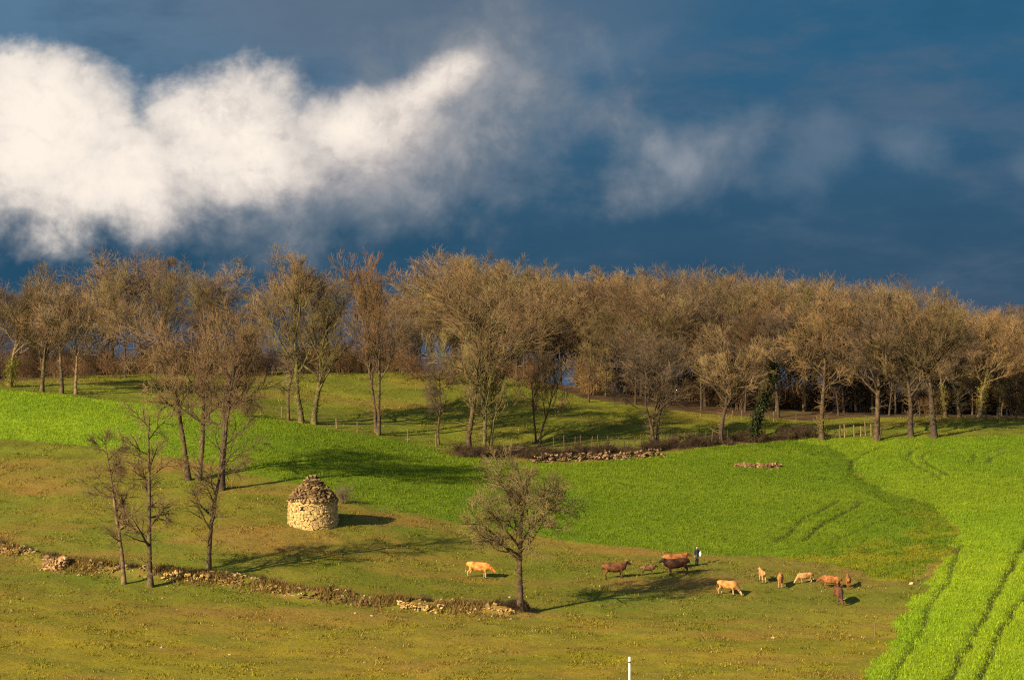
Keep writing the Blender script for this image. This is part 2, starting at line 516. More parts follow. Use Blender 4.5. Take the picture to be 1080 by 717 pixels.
C_CROP = np.array((.081, .136, .003)); C_CROP2 = np.array((.111, .158, .004))
C_PAST = np.array((.148, .131, .014)); C_PAST2 = np.array((.100, .126, .008)); C_BARE = np.array((.195, .120, .026)); C_YEL = np.array((.275, .205, .010))
C_MEAD = np.array((.106, .124, .008)); C_WOOD = np.array((.085, .050, .022)); C_SOIL_SHADE = np.array((.026, .028, .006))
def land_colour(x, y, z_):
    crop, ro, wood, meadow, tr, hd, eb = zones(x, y, z_)
    def mixc(a, b, t):
        return a * (1 - t[:, None]) + b * t[:, None]
    n1 = np.clip((fnoise(x, y, 14, 31) - .35) / .3, 0, 1)
    n2 = np.clip((fnoise(x, y, 3.2, 32) - .4) / .25, 0, 1)
    n3 = np.clip((fnoise(x * .5, y, 6, 33) - .5) / .2, 0, 1)
    n4 = np.clip((fnoise(x, y, 1.4, 34) - .35) / .3, 0, 1)
    c_ = mixc(np.tile(C_PAST, (len(x), 1)), C_PAST2, n1 * .65 + n2 * .35)
    c_ = mixc(c_, C_BARE, n3 * .7)
    n5 = np.clip((fnoise(x * .45 + 9, y, 3.4, 37) - .52) / .16, 0, 1)
    c_ = mixc(c_, np.array((.20, .105, .022)), n5 * .38)
    c_ = mixc(c_, np.array((.085, .105, .004)), np.clip((fnoise(x * .5 + 3, y, 5, 38) - .56) / .12, 0, 1) * .6)
    herd = np.exp(-(((x - 24) / 15) ** 2 + ((y - 206) / 9) ** 2)) * (.3 + .7 * n4)
    c_ = mixc(c_, np.array((.135, .088, .026)), herd * .55)
    near = np.clip((196 - y) / 25, 0, 1)
    c_ = mixc(c_, C_YEL, near * (.22 + .3 * n2))
    c_ = mixc(c_, np.tile(C_MEAD, (len(x), 1)) * (.8 + .4 * n2[:, None]), meadow * .78)
    c_ = mixc(c_, np.array((.16, .115, .018)), (meadow & (y > 285)) * np.clip(n3 + n2 * .4, 0, 1) * .6)
    n6 = np.clip((fnoise(x * .45, y, 1.3, 39, 3) - .42) / .2, 0, 1)
    rc = mixc(np.tile(C_CROP * .92, (len(x), 1)), np.array((.185, .170, .008)), np.clip(n2 * .35 + n6 * .6, 0, 1) * np.clip((237 - y) / 16, .08, .95))
    c_ = np.where(ro[:, None], rc, c_)
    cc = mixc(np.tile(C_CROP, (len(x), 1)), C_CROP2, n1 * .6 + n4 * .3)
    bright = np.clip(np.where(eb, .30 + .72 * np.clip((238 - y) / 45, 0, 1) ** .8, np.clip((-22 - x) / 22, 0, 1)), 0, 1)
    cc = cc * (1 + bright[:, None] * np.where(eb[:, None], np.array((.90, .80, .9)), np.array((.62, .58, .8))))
    c_ = np.where(crop[:, None], cc, c_)
    wc = mixc(np.tile(C_WOOD, (len(x), 1)), C_WOOD * .6, n4)
    wc = mixc(wc, C_MEAD, np.clip(n3 - .3, 0, 1) * .5)
    c_ = np.where(wood[:, None], wc, c_)
    c_ = mixc(c_, C_WOOD, np.clip(1.5 - hd / 2.0, 0, 1) * .8)
    bd = seg_dist(x, y, LINES['bank'])
    c_ = mixc(c_, np.array((.20, .115, .035)), np.clip(1.3 - bd / 2.0, 0, 1) * np.clip(n2 * 1.1 - .1, 0, .8))
    c_ = mixc(c_, C_SOIL_SHADE, np.clip(tr, 0, 1) * .92)  # rut soil, with the shadow in the ruts darkened into its colour
    return c_, crop, ro, wood, meadow, tr, hd

def axis(lo, hi, step, far_lo, far_hi):
    mid_ = np.arange(lo, hi + .01, step)
    up, s, v = [], step, hi
    while v < far_hi:
        s *= 1.35; v += s; up.append(v)
    dn, s, v = [], step, lo
    while v > far_lo:
        s *= 1.35; v -= s; dn.append(v)
    return np.concatenate([dn[::-1], mid_, up])
gx = axis(-84, 84, .36, -15000, 15000)
gy = axis(138, 345, .36, -3000, 25000)
XX, YY = np.meshgrid(gx, gy)
ZZ = hz(XX, YY)
fx, fy, fz = XX.ravel(), YY.ravel(), ZZ.ravel()
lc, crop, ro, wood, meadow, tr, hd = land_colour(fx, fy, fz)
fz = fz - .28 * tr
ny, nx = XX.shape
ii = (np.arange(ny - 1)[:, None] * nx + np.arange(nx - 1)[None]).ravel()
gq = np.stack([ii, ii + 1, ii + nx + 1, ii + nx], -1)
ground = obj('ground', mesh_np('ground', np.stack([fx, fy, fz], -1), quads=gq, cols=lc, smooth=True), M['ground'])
ground['kind'] = 'structure'

# ------------------------------------------------------------------ grass, crop and dry growth as blades
rng = np.random.default_rng(11)
def blades(name, px, py_, hgt, wid, cols, per, spread, lean=.35):
    n = len(px)
    x = np.repeat(px, per) + rng.normal(0, spread, n * per)
    y = np.repeat(py_, per) + rng.normal(0, spread, n * per)
    z_ = np.repeat(hz(px, py_), per) - .03
    h = np.repeat(hgt, per) * rng.uniform(.65, 1.2, n * per)
    w_ = np.repeat(wid, per) * rng.uniform(.7, 1.3, n * per)
    a = rng.uniform(0, 2 * np.pi, n * per)
    la = rng.uniform(0, 2 * np.pi, n * per); ll = rng.uniform(0, lean, n * per) * h
    v = np.empty((n * per, 3, 3))
    v[:, 0] = np.stack([x - np.cos(a) * w_, y - np.sin(a) * w_, z_], -1)
    v[:, 1] = np.stack([x + np.cos(a) * w_, y + np.sin(a) * w_, z_], -1)
    v[:, 2] = np.stack([x + np.cos(la) * ll, y + np.sin(la) * ll, z_ + h], -1)
    c_ = np.repeat(np.repeat(cols, per, 0) * rng.uniform(.62, 1.38, (n * per, 1)), 3, 0)
    t = np.arange(n * per * 3).reshape(-1, 3)
    me = mesh_np(name, v.reshape(-1, 3), tris=t, cols=c_)
    o = obj(name, me, M['blades'])
    o['kind'] = 'stuff'
    return o
def scatter(n, x0=-84, x1=84, y0=150, y1=318):
    # keep to the wedge the valley is seen through, with a margin
    y = np.sqrt(rng.uniform(y0 ** 2, y1 ** 2, n))
    x = rng.uniform(-1, 1, n) * (y * .235 + 4)
    return x, y
sx, sy = scatter(400000)
sz = hz0(sx, sy)
scol, scrop, sro, swood, smead, strk, shd = land_colour(sx, sy, sz)
k = scrop & (strk < .35) & (rng.random(len(sx)) < .95)
# the drill rows follow the wheel tracks round each field
rowd = np.where(sx > 22 + (sy - 220) * .12, seg_dist(sx, sy, TRACKS[0][0]), seg_dist(sx, sy, TRACKS[8][0]))
drill = np.cos(rowd * 2 * np.pi / 1.25)
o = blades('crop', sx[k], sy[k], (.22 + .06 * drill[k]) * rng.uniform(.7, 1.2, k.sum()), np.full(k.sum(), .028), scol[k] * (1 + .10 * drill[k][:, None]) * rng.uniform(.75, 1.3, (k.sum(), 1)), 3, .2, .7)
tag(o, 'bright green young cereal crop filling the sloping fields', 'crop')
k = sro & ~scrop & (strk < .4)
o = blades('headland_grass', sx[k], sy[k], rng.uniform(.10, .3, k.sum()), np.full(k.sum(), .032), scol[k] * rng.uniform(.7, 1.3, (k.sum(), 1)), 3, .2, .8)
tag(o, 'patchy yellow green grass on the headland between the two crop fields', 'grass')
k = ~scrop & ~sro & ~swood & (rng.random(len(sx)) < .62)
pn = np.clip((fnoise(sx, sy, 1.6, 55) - .47) / .18, 0, 1)
o = blades('pasture_grass', sx[k], sy[k], (.06 + .15 * pn)[k], np.full(k.sum(), .045), np.where(rng.random((k.sum(), 1)) < .07, np.array((.30, .22, .07)), scol[k]) * rng.uniform(.62, 1.38, (k.sum(), 1)), 2, .18, 1.2)
tag(o, 'short grazed olive and brown grass of the pasture and meadow', 'grass')
bd_x = []; 
bx = rng.uniform(0, 1, 9000)
bl = np.array(LINES['bank'])
seg = np.clip((bx * (len(bl) - 1)).astype(int), 0, len(bl) - 2); ft = bx * (len(bl) - 1) - seg
bxy = bl[seg] * (1 - ft[:, None]) + bl[seg + 1] * ft[:, None] + rng.normal(0, 1.15, (9000, 2)) * np.array((.6, 1.0))
keep = fnoise(bxy[:, 0], bxy[:, 1], 2.5, 61, 2) > .49
bxy = bxy[keep]
dc = np.where(rng.random((len(bxy), 1)) < .55, np.array((.22, .125, .04)), np.array((.17, .14, .03))) * rng.uniform(.6, 1.2, (len(bxy), 1))
o = blades('dry_grass', bxy[:, 0], bxy[:, 1], rng.uniform(.2, .55, len(bxy)), np.full(len(bxy), .035), dc, 4, .14, .8)
tag(o, 'russet dead grass and bracken growing along the stony bank', 'dry grass')

# ------------------------------------------------------------------ trees
def unit(v):
    return v / (np.linalg.norm(v, axis=-1, keepdims=True) + 1e-9)
def walk(rg, Pt, D, L, K, wander, trop):
    n = len(Pt)
    pts = np.empty((n, K + 1, 3)); pts[:, 0] = Pt
    d = unit(D)
    for k_ in range(K):
        d = unit(d + rg.normal(0, wander, (n, 3)) + np.array((0, 0, trop)))
        pts[:, k_ + 1] = pts[:, k_] + d * (L / K)[:, None]
    return pts
def tubes(pts, rad, sides):
    """sweep a round section along each line; pts (N,K,3), rad (N,K)"""
    N, K, _ = pts.shape
    tan = np.empty_like(pts)
    tan[:, 1:-1] = pts[:, 2:] - pts[:, :-2]; tan[:, 0] = pts[:, 1] - pts[:, 0]; tan[:, -1] = pts[:, -1] - pts[:, -2]
    tan = unit(tan)
    ref = np.where(np.abs(tan[:, :1, 2:3]) > .8, np.array((1., 0, 0)), np.array((0, 0, 1.)))
    a = unit(np.cross(tan, np.broadcast_to(ref, tan.shape))); b = np.cross(tan, a)
    th = np.arange(sides) * 2 * np.pi / sides
    ring = a[:, :, None] * np.cos(th)[None, None, :, None] + b[:, :, None] * np.sin(th)[None, None, :, None]
    v = pts[:, :, None] + ring * rad[:, :, None, None]
    idx = np.arange(N * K * sides).reshape(N, K, sides)
    nx_ = np.roll(idx, -1, 2)
    q = np.stack([idx[:, :-1], nx_[:, :-1], nx_[:, 1:], idx[:, 1:]], -1).reshape(-1, 4)
    return v.reshape(-1, 3), q
def join(parts):
    vs, qs, o_ = [], [], 0
    for v, q in parts:
        vs.append(v); qs.append(q + o_); o_ += len(v)
    return np.concatenate(vs), np.concatenate(qs)
def kids(rg, pts, rad, L, m_, tmin, ang, ratio, tmax=1.0, thin=.62, jitter=.35, topshort=.55):
    N, K1, _ = pts.shape
    t = tmin + (tmax - tmin) * (np.arange(m_)[None] + rg.uniform(0, 1, (N, m_))) / m_
    f = t * (K1 - 1); i0 = np.clip(f.astype(int), 0, K1 - 2); fr = f - i0
    row = np.arange(N)[:, None]
    p = pts[row, i0] * (1 - fr[..., None]) + pts[row, i0 + 1] * fr[..., None]
    r_ = rad[row, i0] * (1 - fr) + rad[row, i0 + 1] * fr
    d = unit(pts[row, i0 + 1] - pts[row, i0])
    rnd = rg.normal(0, 1, d.shape)
    perp = unit(rnd - d * (rnd * d).sum(-1, keepdims=True))
    an = np.radians(ang) * rg.uniform(1 - jitter, 1 + jitter, t.shape)
    cd = d * np.cos(an)[..., None] + perp * np.sin(an)[..., None]
    cl_ = L[:, None] * ratio * (1.05 - topshort * (t - tmin) / max(1e-6, tmax - tmin)) * rg.uniform(.65, 1.25, t.shape)
    return p.reshape(-1, 3), cd.reshape(-1, 3), cl_.ravel(), (r_ * thin).ravel()
def taper(r0, K, end):
    return r0[:, None] * (1 - np.linspace(0, 1, K + 1)[None] * (1 - end))

def grow(seed, H, half, kind='oak', fork=.3, r0=None, lean=(0, 0), stems=1, density=1.0, open_=False, sway=None, angle=None, crown_up=None):
    """trunk, limb and crown geometry of a bare tree, height H and crown half width `half`"""
    rg = np.random.default_rng(seed)
    r0 = r0 or H * .021
    up = {'oak': .60, 'ash': .74, 'slim': .90, 'poplar': .95}[kind]
    up = crown_up or up
    P0_ = np.zeros((stems, 3)); D0 = np.tile(np.array((0, 0, 1.)), (stems, 1))
    if stems > 1:
        th = np.arange(stems) * 2 * np.pi / stems + rg.uniform(0, 3)
        P0_[:, 0] = np.cos(th) * r0 * 1.1; P0_[:, 1] = np.sin(th) * r0 * .8
        D0 += np.stack([np.cos(th) * .09, np.sin(th) * .12, th * 0], -1)
    L0 = np.full(stems, H * up) * rg.uniform(.85, 1.05, stems)
    tr_p = walk(rg, P0_, D0, L0, 10, sway or (.085 if kind != 'oak' else .10), .07)
    rr = r0 * (.72 if stems > 1 else 1)
    rr *= .86
    tr_r = taper(np.full(stems, rr), 10, .26)
    tr_r[:, 0] *= 1.45; tr_r[:, 1] *= 1.06
    n1 = {'oak': 13, 'ash': 16, 'slim': 15, 'poplar': 22}[kind]
    n1 = max(6, int(n1 / (1 + .45 * (stems - 1))))
    a1 = {'oak': 56, 'ash': 46, 'slim': 55, 'poplar': 30}[kind]
    l1 = {'oak': .62, 'ash': .48, 'slim': .26, 'poplar': .25}[kind]
    p, d, L, r_ = kids(rg, tr_p, tr_r, L0, n1, fork / up * .78, angle or a1, l1, thin=.66, topshort=.22 if kind != 'slim' else .4, jitter=.3)
    li_p = walk(rg, p, d, L, 7, .17 if kind == 'oak' else .12, .08 if kind == 'oak' else .12 if kind == 'ash' else .03)
    li_r = taper(r_, 7, .22)
    n2 = int(9 * density); n3 = int(7 * density); n4 = int((4.8 if not open_ else 4.2) * density)
    tw = .0125 if kind != 'slim' else .009
    up2 = .04 if kind == 'oak' else .11 if kind == 'ash' else -.01
    p, d, L2, r_ = kids(rg, li_p, li_r, L, n2, .15, 48 if kind == 'oak' else 40, .52, thin=.58)
    b2_p = walk(rg, p, d, L2, 6, .16 if kind == 'oak' else .10, up2); b2_r = np.maximum(taper(r_, 6, .35), .024)
    p, d, L3, r_ = kids(rg, b2_p, b2_r, L2, n3, .12, 44 if kind == 'oak' else 36, .58, thin=.55)
    b3_p = walk(rg, p, d, L3, 4, .15 if kind == 'oak' else .09, up2); b3_r = np.clip(taper(r_, 4, .4), tw * 1.3, .05)
    p, d, L4, r_ = kids(rg, b3_p, b3_r, L3, n4, .15, 42 if kind == 'oak' else 32, .85, thin=.6)
    b4_p = walk(rg, p, d, np.clip(L4, .6, 2.3), 2, .12, up2); b4_r = np.clip(taper(r_, 2, .5), tw, .026)
    p, d, L5, r_ = kids(rg, tr_p, tr_r, L0, int(60 * density), fork * .3, 70, .10, thin=.12)
    s_p = walk(rg, p, d, L5, 3, .2, .08); s_r = np.clip(taper(r_, 3, .4), .008, .03)
    p, d, L6, r_ = kids(rg, s_p, s_r, L5, 4, .2, 50, .5, thin=.6)
    t_p = walk(rg, p, d, L6, 2, .2, .03); t_r = np.clip(taper(r_, 2, .4), .0065, .014)
    # fit to the wanted height and spread about the trunk line, then lean
    tops = b4_p[:, -1]
    zs = H / np.percentile(tops[:, 2], 99.4)
    mz = tr_p[..., 2].mean(0); mx = tr_p[..., 0].mean(0); my = tr_p[..., 1].mean(0)
    cx = lambda z_: np.interp(z_, mz, mx); cy = lambda z_: np.interp(z_, mz, my)
    xs = half / np.percentile(np.abs(tops[:, 0] - cx(tops[:, 2])), 95)
    def fit(q):
        q = q.copy()
        z0 = q[..., 2].copy()
        ax_, ay_ = cx(z0), cy(z0)
        q[..., 2] *= zs
        z_ = q[..., 2] / H
        k_ = 1 + (xs - 1) * np.clip((z_ - .02) * 6, 0, 1)
        q[..., 0] = ax_ * .8 + (q[..., 0] - ax_) * k_ + lean[0] * H * np.clip(z_, 0, 2) ** 1.2
        q[..., 1] = ay_ * .8 + (q[..., 1] - ay_) * k_ + lean[1] * H * np.clip(z_, 0, 2) ** 1.2
        return q
    tr_p, li_p, b2_p, b3_p, b4_p, s_p, t_p = map(fit, (tr_p, li_p, b2_p, b3_p, b4_p, s_p, t_p))
    tr_p[:, 0, 2] -= .35
    trunk = [tubes(tr_p[i:i + 1], tr_r[i:i + 1], 10) for i in range(stems)]
    limbs = [tubes(li_p[i:i + 1], li_r[i:i + 1], 6) for i in range(len(li_p))]
    m2 = len(b2_p) // len(li_p)          # each limb carries its own boughs
    limbs = [join([q] + [tubes(b2_p[i * m2:(i + 1) * m2], b2_r[i * m2:(i + 1) * m2], 4)]) for i, q in enumerate(limbs)]
    crown = join([tubes(b3_p, b3_r, 3), tubes(b4_p, b4_r, 3), tubes(s_p, s_r, 3), tubes(t_p, t_r, 3)])
    return dict(trunk=trunk, limbs=limbs, crown=crown, tp=tr_p, trr=tr_r)

def leaf_cloud(rg, centres, n, spread, size):
    c_ = centres[rg.integers(0, len(centres), n)] + rg.normal(0, 1, (n, 3)) * spread
    a = unit(rg.normal(0, 1, (n, 3))); b = unit(np.cross(a, rg.normal(0, 1, (n, 3))))
    s_ = size * rg.uniform(.6, 1.3, (n, 1))
    v = np.stack([c_ - a * s_, c_ + b * s_ * .6, c_ + a * s_, c_ - b * s_ * .6], 1).reshape(-1, 3)
    return v, np.arange(n * 4).reshape(-1, 4)

def tree(name, label, gtree, loc, rotz=0, bark='bark', twig='twig', group=None, detail=False, ivy=None):
    t = thing(name, label, 'tree', loc, rotz, group)
    if detail:
        for q in gtree['trunk']:
            obj('trunk', mesh_np('trunk', *q, smooth=True), M[bark], t)
        for q in gtree['limbs']:
            obj('limb', mesh_np('limb', *q, smooth=True), M[bark], t)
    else:
        v, q = join(gtree['trunk'] + gtree['limbs'])
        obj('trunk', mesh_np('trunk', v, q, smooth=True), M[bark], t)
    v, q = gtree['crown']
    obj('crown', mesh_np('crown', v, q, smooth=True), M[twig], t)
    if ivy:
        mat, lo, hi, n, spread, size = ivy
        rg = np.random.default_rng(len(label) * 7 + n)
        cen = []
        for tp in gtree['tp']:
            for f in np.linspace(lo * 10, hi * 10, 30):
                i0 = min(int(f), 9); cen.append(tp[i0] * (1 - f + i0) + tp[i0 + 1] * (f - i0))
        v, q = leaf_cloud(rg, np.array(cen), int(n * 2.4), np.array((spread, spread, .3)), size * .62)
        obj('ivy', mesh_np('ivy', v, q), M[mat], t)
    return t

def px_tree(name, label, base, top, halfpx, seed, kind='oak', fork=.3, rpx=None, lean=0.0, bark='bark', twig='twig',
            stems=1, density=1.0, open_=False, detail=False, ivy=None, d=None, angle=None, crown_up=None):
    p = at(*base) if d is None else on(base[0], d)
    H = (base[1] - top) / FPX * p.y
    half = halfpx / FPX * p.y
    r0 = None if rpx is None else rpx / FPX * p.y * .5
    gt = grow(seed, H, half, kind, fork, r0, (lean, 0), stems, density, open_, .05 if detail else None, angle, crown_up)
    return tree(name, label, gt, p, 0, bark, twig, detail=detail, ivy=ivy)

# foreground trees
px_tree('oak_tree', 'lone bare oak with a round open crown standing at the end of the stony bank', (549, 643), 473, 53, 5, 'oak', .40, 9.5, .0, 'bark', 'twig_olive', density=1.15, angle=52, crown_up=.70, detail=True)
px_tree('slender_tree', 'leaning thin bare tree with a pale trunk, leftmost of three on the stony bank', (131, 616), 452, 29, 12, 'slim', .32, 5.5, -.20, 'bark_pale', 'twig', density=.8, open_=True, detail=True)
px_tree('slender_tree', 'crooked dark bare tree with drooping side twigs, middle of three on the stony bank', (159, 619), 424, 34, 26, 'slim', .26, 7.0, .03, 'bark', 'twig', density=.85, open_=True, detail=True)
px_tree('slender_tree', 'straight thin bare tree behind pale stones, rightmost of three on the stony bank', (220, 604), 412, 36, 31, 'slim', .26, 6.0, .02, 'bark', 'twig', density=.85, open_=True, detail=True)
px_tree('oak_tree', 'bare twin trunked oak with spreading limbs at the lower edge of the left crop', (204, 506), 322, 64, 44, 'oak', .34, 10.0, -.02, 'bark', 'twig', stems=2, density=1.0, detail=True)
px_tree('oak_tree', 'tall dark bare oak with fanned limbs, right of the twin trunked oak', (233, 517), 318, 58, 61, 'oak', .34, 9.5, .03, 'bark_dark', 'twig', density=1.0, detail=True)

# trees along the upper field edge
MID = [
    ('slender_tree', 'thin straight bare tree, leftmost of the three at the top edge of the left crop', (304, 443), 330, 16, 'slim', .45, 3.5, 0, 'bark', 1, .8, None),
    ('ash_tree', 'bare tree with ivied trunk, middle of three at the top of the left crop', (318, 446), 262, 34, 'ash', .35, 6.5, .0, 'bark_moss', 1, .9, ('ivy_y', .05, .42, 700, .22, .10)),
    ('ash_tree', 'forked mossy bare tree leaning right at the top edge of the left crop', (331, 447), 275, 42, 'ash', .26, 7.0, .09, 'bark_moss', 1, .9, ('ivy_y', .04, .3, 380, .2, .09)),
    ('oak_tree', 'tall narrow bare oak alone against a gap of sky beside the meadow fence', (398, 458), 266, 32, 'ash', .34, 6.5, .02, 'bark', 2, .9, None),
    ('slender_tree', 'thin bare sapling beside the last pale post of the meadow fence', (463, 469), 380, 18, 'slim', .4, 3.0, -.02, 'bark', 1, .8, None),
    ('ash_tree', 'big round crowned bare tree with mottled trunk left of the bramble hedge', (494, 476), 266, 62, 'ash', .28, 7.0, -.02, 'bark', 1, 1.1, None),
    ('ash_tree', 'bare tree of three close stems at the left end of the bramble bank', (513, 479), 330, 50, 'ash', .25, 6.5, .04, 'bark_moss', 3, .9, ('ivy_y', .02, .3, 300, .2, .09)),
    ('slender_tree', 'low forked bare tree with thin crown behind the rubble wall', (567, 468), 372, 30, 'oak', .3, 4.0, .03, 'bark_dark', 2, .8, None),
    ('field_tree', 'bare bushy tree of three upright stems behind the dark bramble hedge', (690, 467), 342, 44, 'ash', .28, 5.0, .0, 'bark', 3, .95, None),
    ('field_tree', 'single stemmed bare tree with a broom shaped crown behind the bramble hedge', (760, 467), 348, 40, 'ash', .36, 6.0, -.03, 'bark_dark', 1, 1.0, None),
    ('ivy_tree', 'dark tree trunk thickly clothed in ivy at the right end of the hedge', (795, 466), 368, 16, 'slim', .4, 5.0, .0, 'bark_dark', 1, .7, ('ivy_d', .03, .97, 3600, .30, .20)),
    ('oak_tree', 'bare oak with an ivy covered foot left of the short stake fence', (867, 464), 300, 46, 'oak', .34, 6.5, .03, 'bark', 1, 1.0, ('ivy_y', .02, .2, 260, .25, .10)),
    ('oak_tree', 'tall bare oak with a pale trunk at the right end of the short stake fence', (924, 465), 292, 48, 'ash', .36, 7.5, .0, 'bark', 1, 1.0, None),
    ('oak_tree', 'bare oak with a slim dark trunk between two stouter oaks on the right field edge', (961, 461), 302, 40, 'ash', .36, 6.5, -.02, 'bark_dark', 1, 1.0, None),
    ('oak_tree', 'stout bare oak with shaggy dark bark, right end of the field edge row', (985, 462), 306, 46, 'oak', .36, 8.5, .03, 'bark_dark', 1, 1.0, ('ivy_d', .03, .28, 220, .26, .10)),
    ('ivy_tree', 'tree with bright yellow ivy up its trunk beyond the right hand field', (1033, 441), 330, 30, 'ash', .4, 6.0, .02, 'bark_pale', 1, .9, ('ivy_y', .1, .6, 800, .30, .12)),
    ('ivy_tree', 'tree with green ivy low on its trunk, left of the bright yellow ivy tree', (1012, 440), 335, 26, 'ash', .4, 5.0, .0, 'bark', 1, .9, ('ivy_d', .08, .5, 420, .25, .11)),
    ('ivy_tree', 'tree with dull green ivy round its trunk behind the stout shaggy oak', (997, 440), 328, 26, 'ash', .4, 5.0, .0, 'bark', 1, .9, ('ivy_y', .05, .45, 420, .24, .11)),
    ('ivy_tree', 'yellow green ivied tree at the far left edge of the meadow', (10, 408), 300, 30, 'ash', .35, 5.5, .02, 'bark_pale', 1, .9, ('ivy_y', .0, .36, 1100, .36, .12)),
    ('slender_tree', 'bare tree with a thin lit trunk, leftmost of three in front of the left wood', (44, 413), 300, 30, 'ash', .38, 5.0, 0, 'bark', 1, .85, None),
    ('slender_tree', 'bare tree with a reddish trunk, middle of three in front of the left wood', (65, 415), 295, 32, 'oak', .4, 5.0, 0, 'bark', 1, .85, None),
    ('slender_tree', 'bare tree with a forked top, rightmost of three in front of the left wood', (80, 416), 305, 26, 'ash', .4, 4.0, 0, 'bark_pale', 1, .85, None),
]
for i, (nm, lb, base, top, hp, kd, fk, rp, ln, bk, st, dn, iv) in enumerate(MID):
    px_tree(nm, lb, base, top, hp, 100 + i * 7, kd, fk, rp, ln, bk, ['twig_grey', 'twig', 'twig_olive', 'twig_warm'][i % 4], st, dn, ivy=iv)

# the wood along the ridge
protos = []
KINDS = [('oak', .26, .58, .88), ('oak', .20, .56, .84), ('oak', .28, .50, .88), ('ash', .22, .36, .84), ('slim', .30, .26, .9),
         ('oak', .28, .56, .95), ('oak', .24, .52, .88), ('ash', .26, .46, .95), ('ash', .20, .44, .90), ('ash', .30, .40, 1.0), ('ash', .26, .36, .86), ('slim', .35, .26, .9)]
rw = random.Random(4)
TOP = [(-80, 270), (0, 273), (40, 276), (75, 276), (130, 250), (165, 262), (200, 258), (250, 284), (310, 256), (345, 276), (400, 268), (425, 290), (455, 275), (490, 263), (540, 272),
       (600, 280), (680, 276), (750, 275), (830, 285), (900, 288), (950, 300), (1000, 311), (1050, 320), (1080, 314), (1160, 318)]
tx = [p[0] for p in TOP]; ty = [p[1] for p in TOP]
for i, (kd, fk, hf, dn) in enumerate(KINDS):
    gt = grow(300 + i, 17.0, 17.0 * hf * .62, kd, fk, .24 if kd == 'oak' else .20, (rw.uniform(-.03, .03), 0), 1, dn, i < 4)
    protos.append((kd, gt))
made = {}
GRP = {'oak': 'oaks of the ridge wood', 'ash': 'upright trees of the ridge wood', 'slim': 'thin trees of the ridge wood'}
LAB = {'oak': 'bare brown oak standing among others in the wood along the ridge',
       'ash': 'bare upright tree with brushy crown packed into the wood along the ridge',
       'slim': 'thin bare pole tree squeezed between bigger trees in the ridge wood'}
NAME = {'oak': 'oak_tree', 'ash': 'ash_tree', 'slim': 'slender_tree'}
def wood_tree(px, d, top_row, dense):
    p = on(px, d)
    zt = (HORIZON - top_row) / FPX * d
    H = max(5.0, zt - p.z)
    pool = [0, 1, 2, 0, 2, 3, 4] if not dense else [5, 6, 7, 8, 9, 10, 11, 0, 7, 8]
    i = rw.choice(pool)
    kd, gt = protos[i]
    s = H / 17.0
    sc = (s * rw.uniform(.9, 1.15), s * rw.uniform(.9, 1.15), s)
    rz = rw.uniform(0, 6.28)
    if i not in made:
        t = tree(NAME[kd], LAB[kd], gt, p, rz, ['bark_dark', 'bark', 'bark_dark', 'bark'][i % 4], ['twig', 'twig_warm', 'twig_grey', 'twig_olive'][i % 4], GRP[kd])
        t.scale = sc
        made[i] = t
    else:
        dup(made[i], p, rz, scale=sc)
for row, (d, gap, drop) in enumerate([(301, 58, 46), (308, 44, 24), (315, 40, 8), (323, 40, 0), (332, 42, 0), (343, 40, 4), (355, 40, 10)]):
    px = -75 + row * 17
    while px < 1160:
        dense = px > 430
        q = px + rw.uniform(-12, 12)
        top = np.interp(q, tx, ty) + abs(rw.gauss(0, 9)) + drop * rw.uniform(.6, 1.3)
        dd = d + rw.uniform(-3, 3)
        if not (row == 0 and 280 < q < 560) and not (not dense and row >= 3 and rw.random() < .5):
            if not (592 < q < 608 and row < 5) and not (not dense and row >= 5):
                wood_tree(q, dd, top, dense)
        px += gap * (1.22 if not dense else .78) * rw.uniform(.8, 1.2)

# ------------------------------------------------------------------ shrubs and brambles
def shrub(seed, H, half, stems=16, upright=.5, dens=1.0):
    rg = np.random.default_rng(seed)
    th = rg.uniform(0, 2 * np.pi, stems)
    sp = rg.uniform(.1, 1, stems)
    Pt = np.stack([np.cos(th) * sp * half * .35, np.sin(th) * sp * half * .35, th * 0 - .1], -1)
    D = np.stack([np.cos(th) * sp * (1 - upright), np.sin(th) * sp * (1 - upright), np.full(stems, .5 + upright)], -1)
    L = H * rg.uniform(.6, 1.1, stems)
    a = walk(rg, Pt, D, L, 5, .16, -.03); ar = taper(np.full(stems, .028), 5, .4)
    p, d, L2, r_ = kids(rg, a, ar, L, int(7 * dens), .15, 45, .5)
    b = walk(rg, p, d, L2, 3, .2, .0); br = np.clip(taper(r_, 3, .4), .009, .03)
    p, d, L3, r_ = kids(rg, b, br, L2, int(5 * dens), .2, 45, .6)
    c_ = walk(rg, p, d, L3, 2, .2, .0); cr = np.clip(taper(r_, 2, .4), .007, .02)
    v, q = join([tubes(a, ar, 4), tubes(b, br, 3), tubes(c_, cr, 3)])
    s_ = half / (np.percentile(np.abs(v[:, 0]), 97) + 1e-6)
    v[:, :2] *= s_
    v[:, 2] *= H / np.percentile(v[:, 2], 99.5)
    return mesh_np('shrub', v, q, smooth=True)
bushes = [shrub(500 + i, 3.0, 1.9, 22, .45 + .15 * (i % 2), 1.1) for i in range(4)]
brams = [shrub(520 + i, 1.2, 1.25, 26, .1, 1.1) for i in range(3)]
def put(name, me, mat, label, cat, loc, rz, sc, group=None):
    o = obj(name, me, mat, None, loc, rz)
    o.scale = sc
    return tag(o, label, cat, group)
for me in bushes: me.materials.append(M['bush'])
for me in brams: me.materials.append(M['bramble'])
rs = random.Random(9)
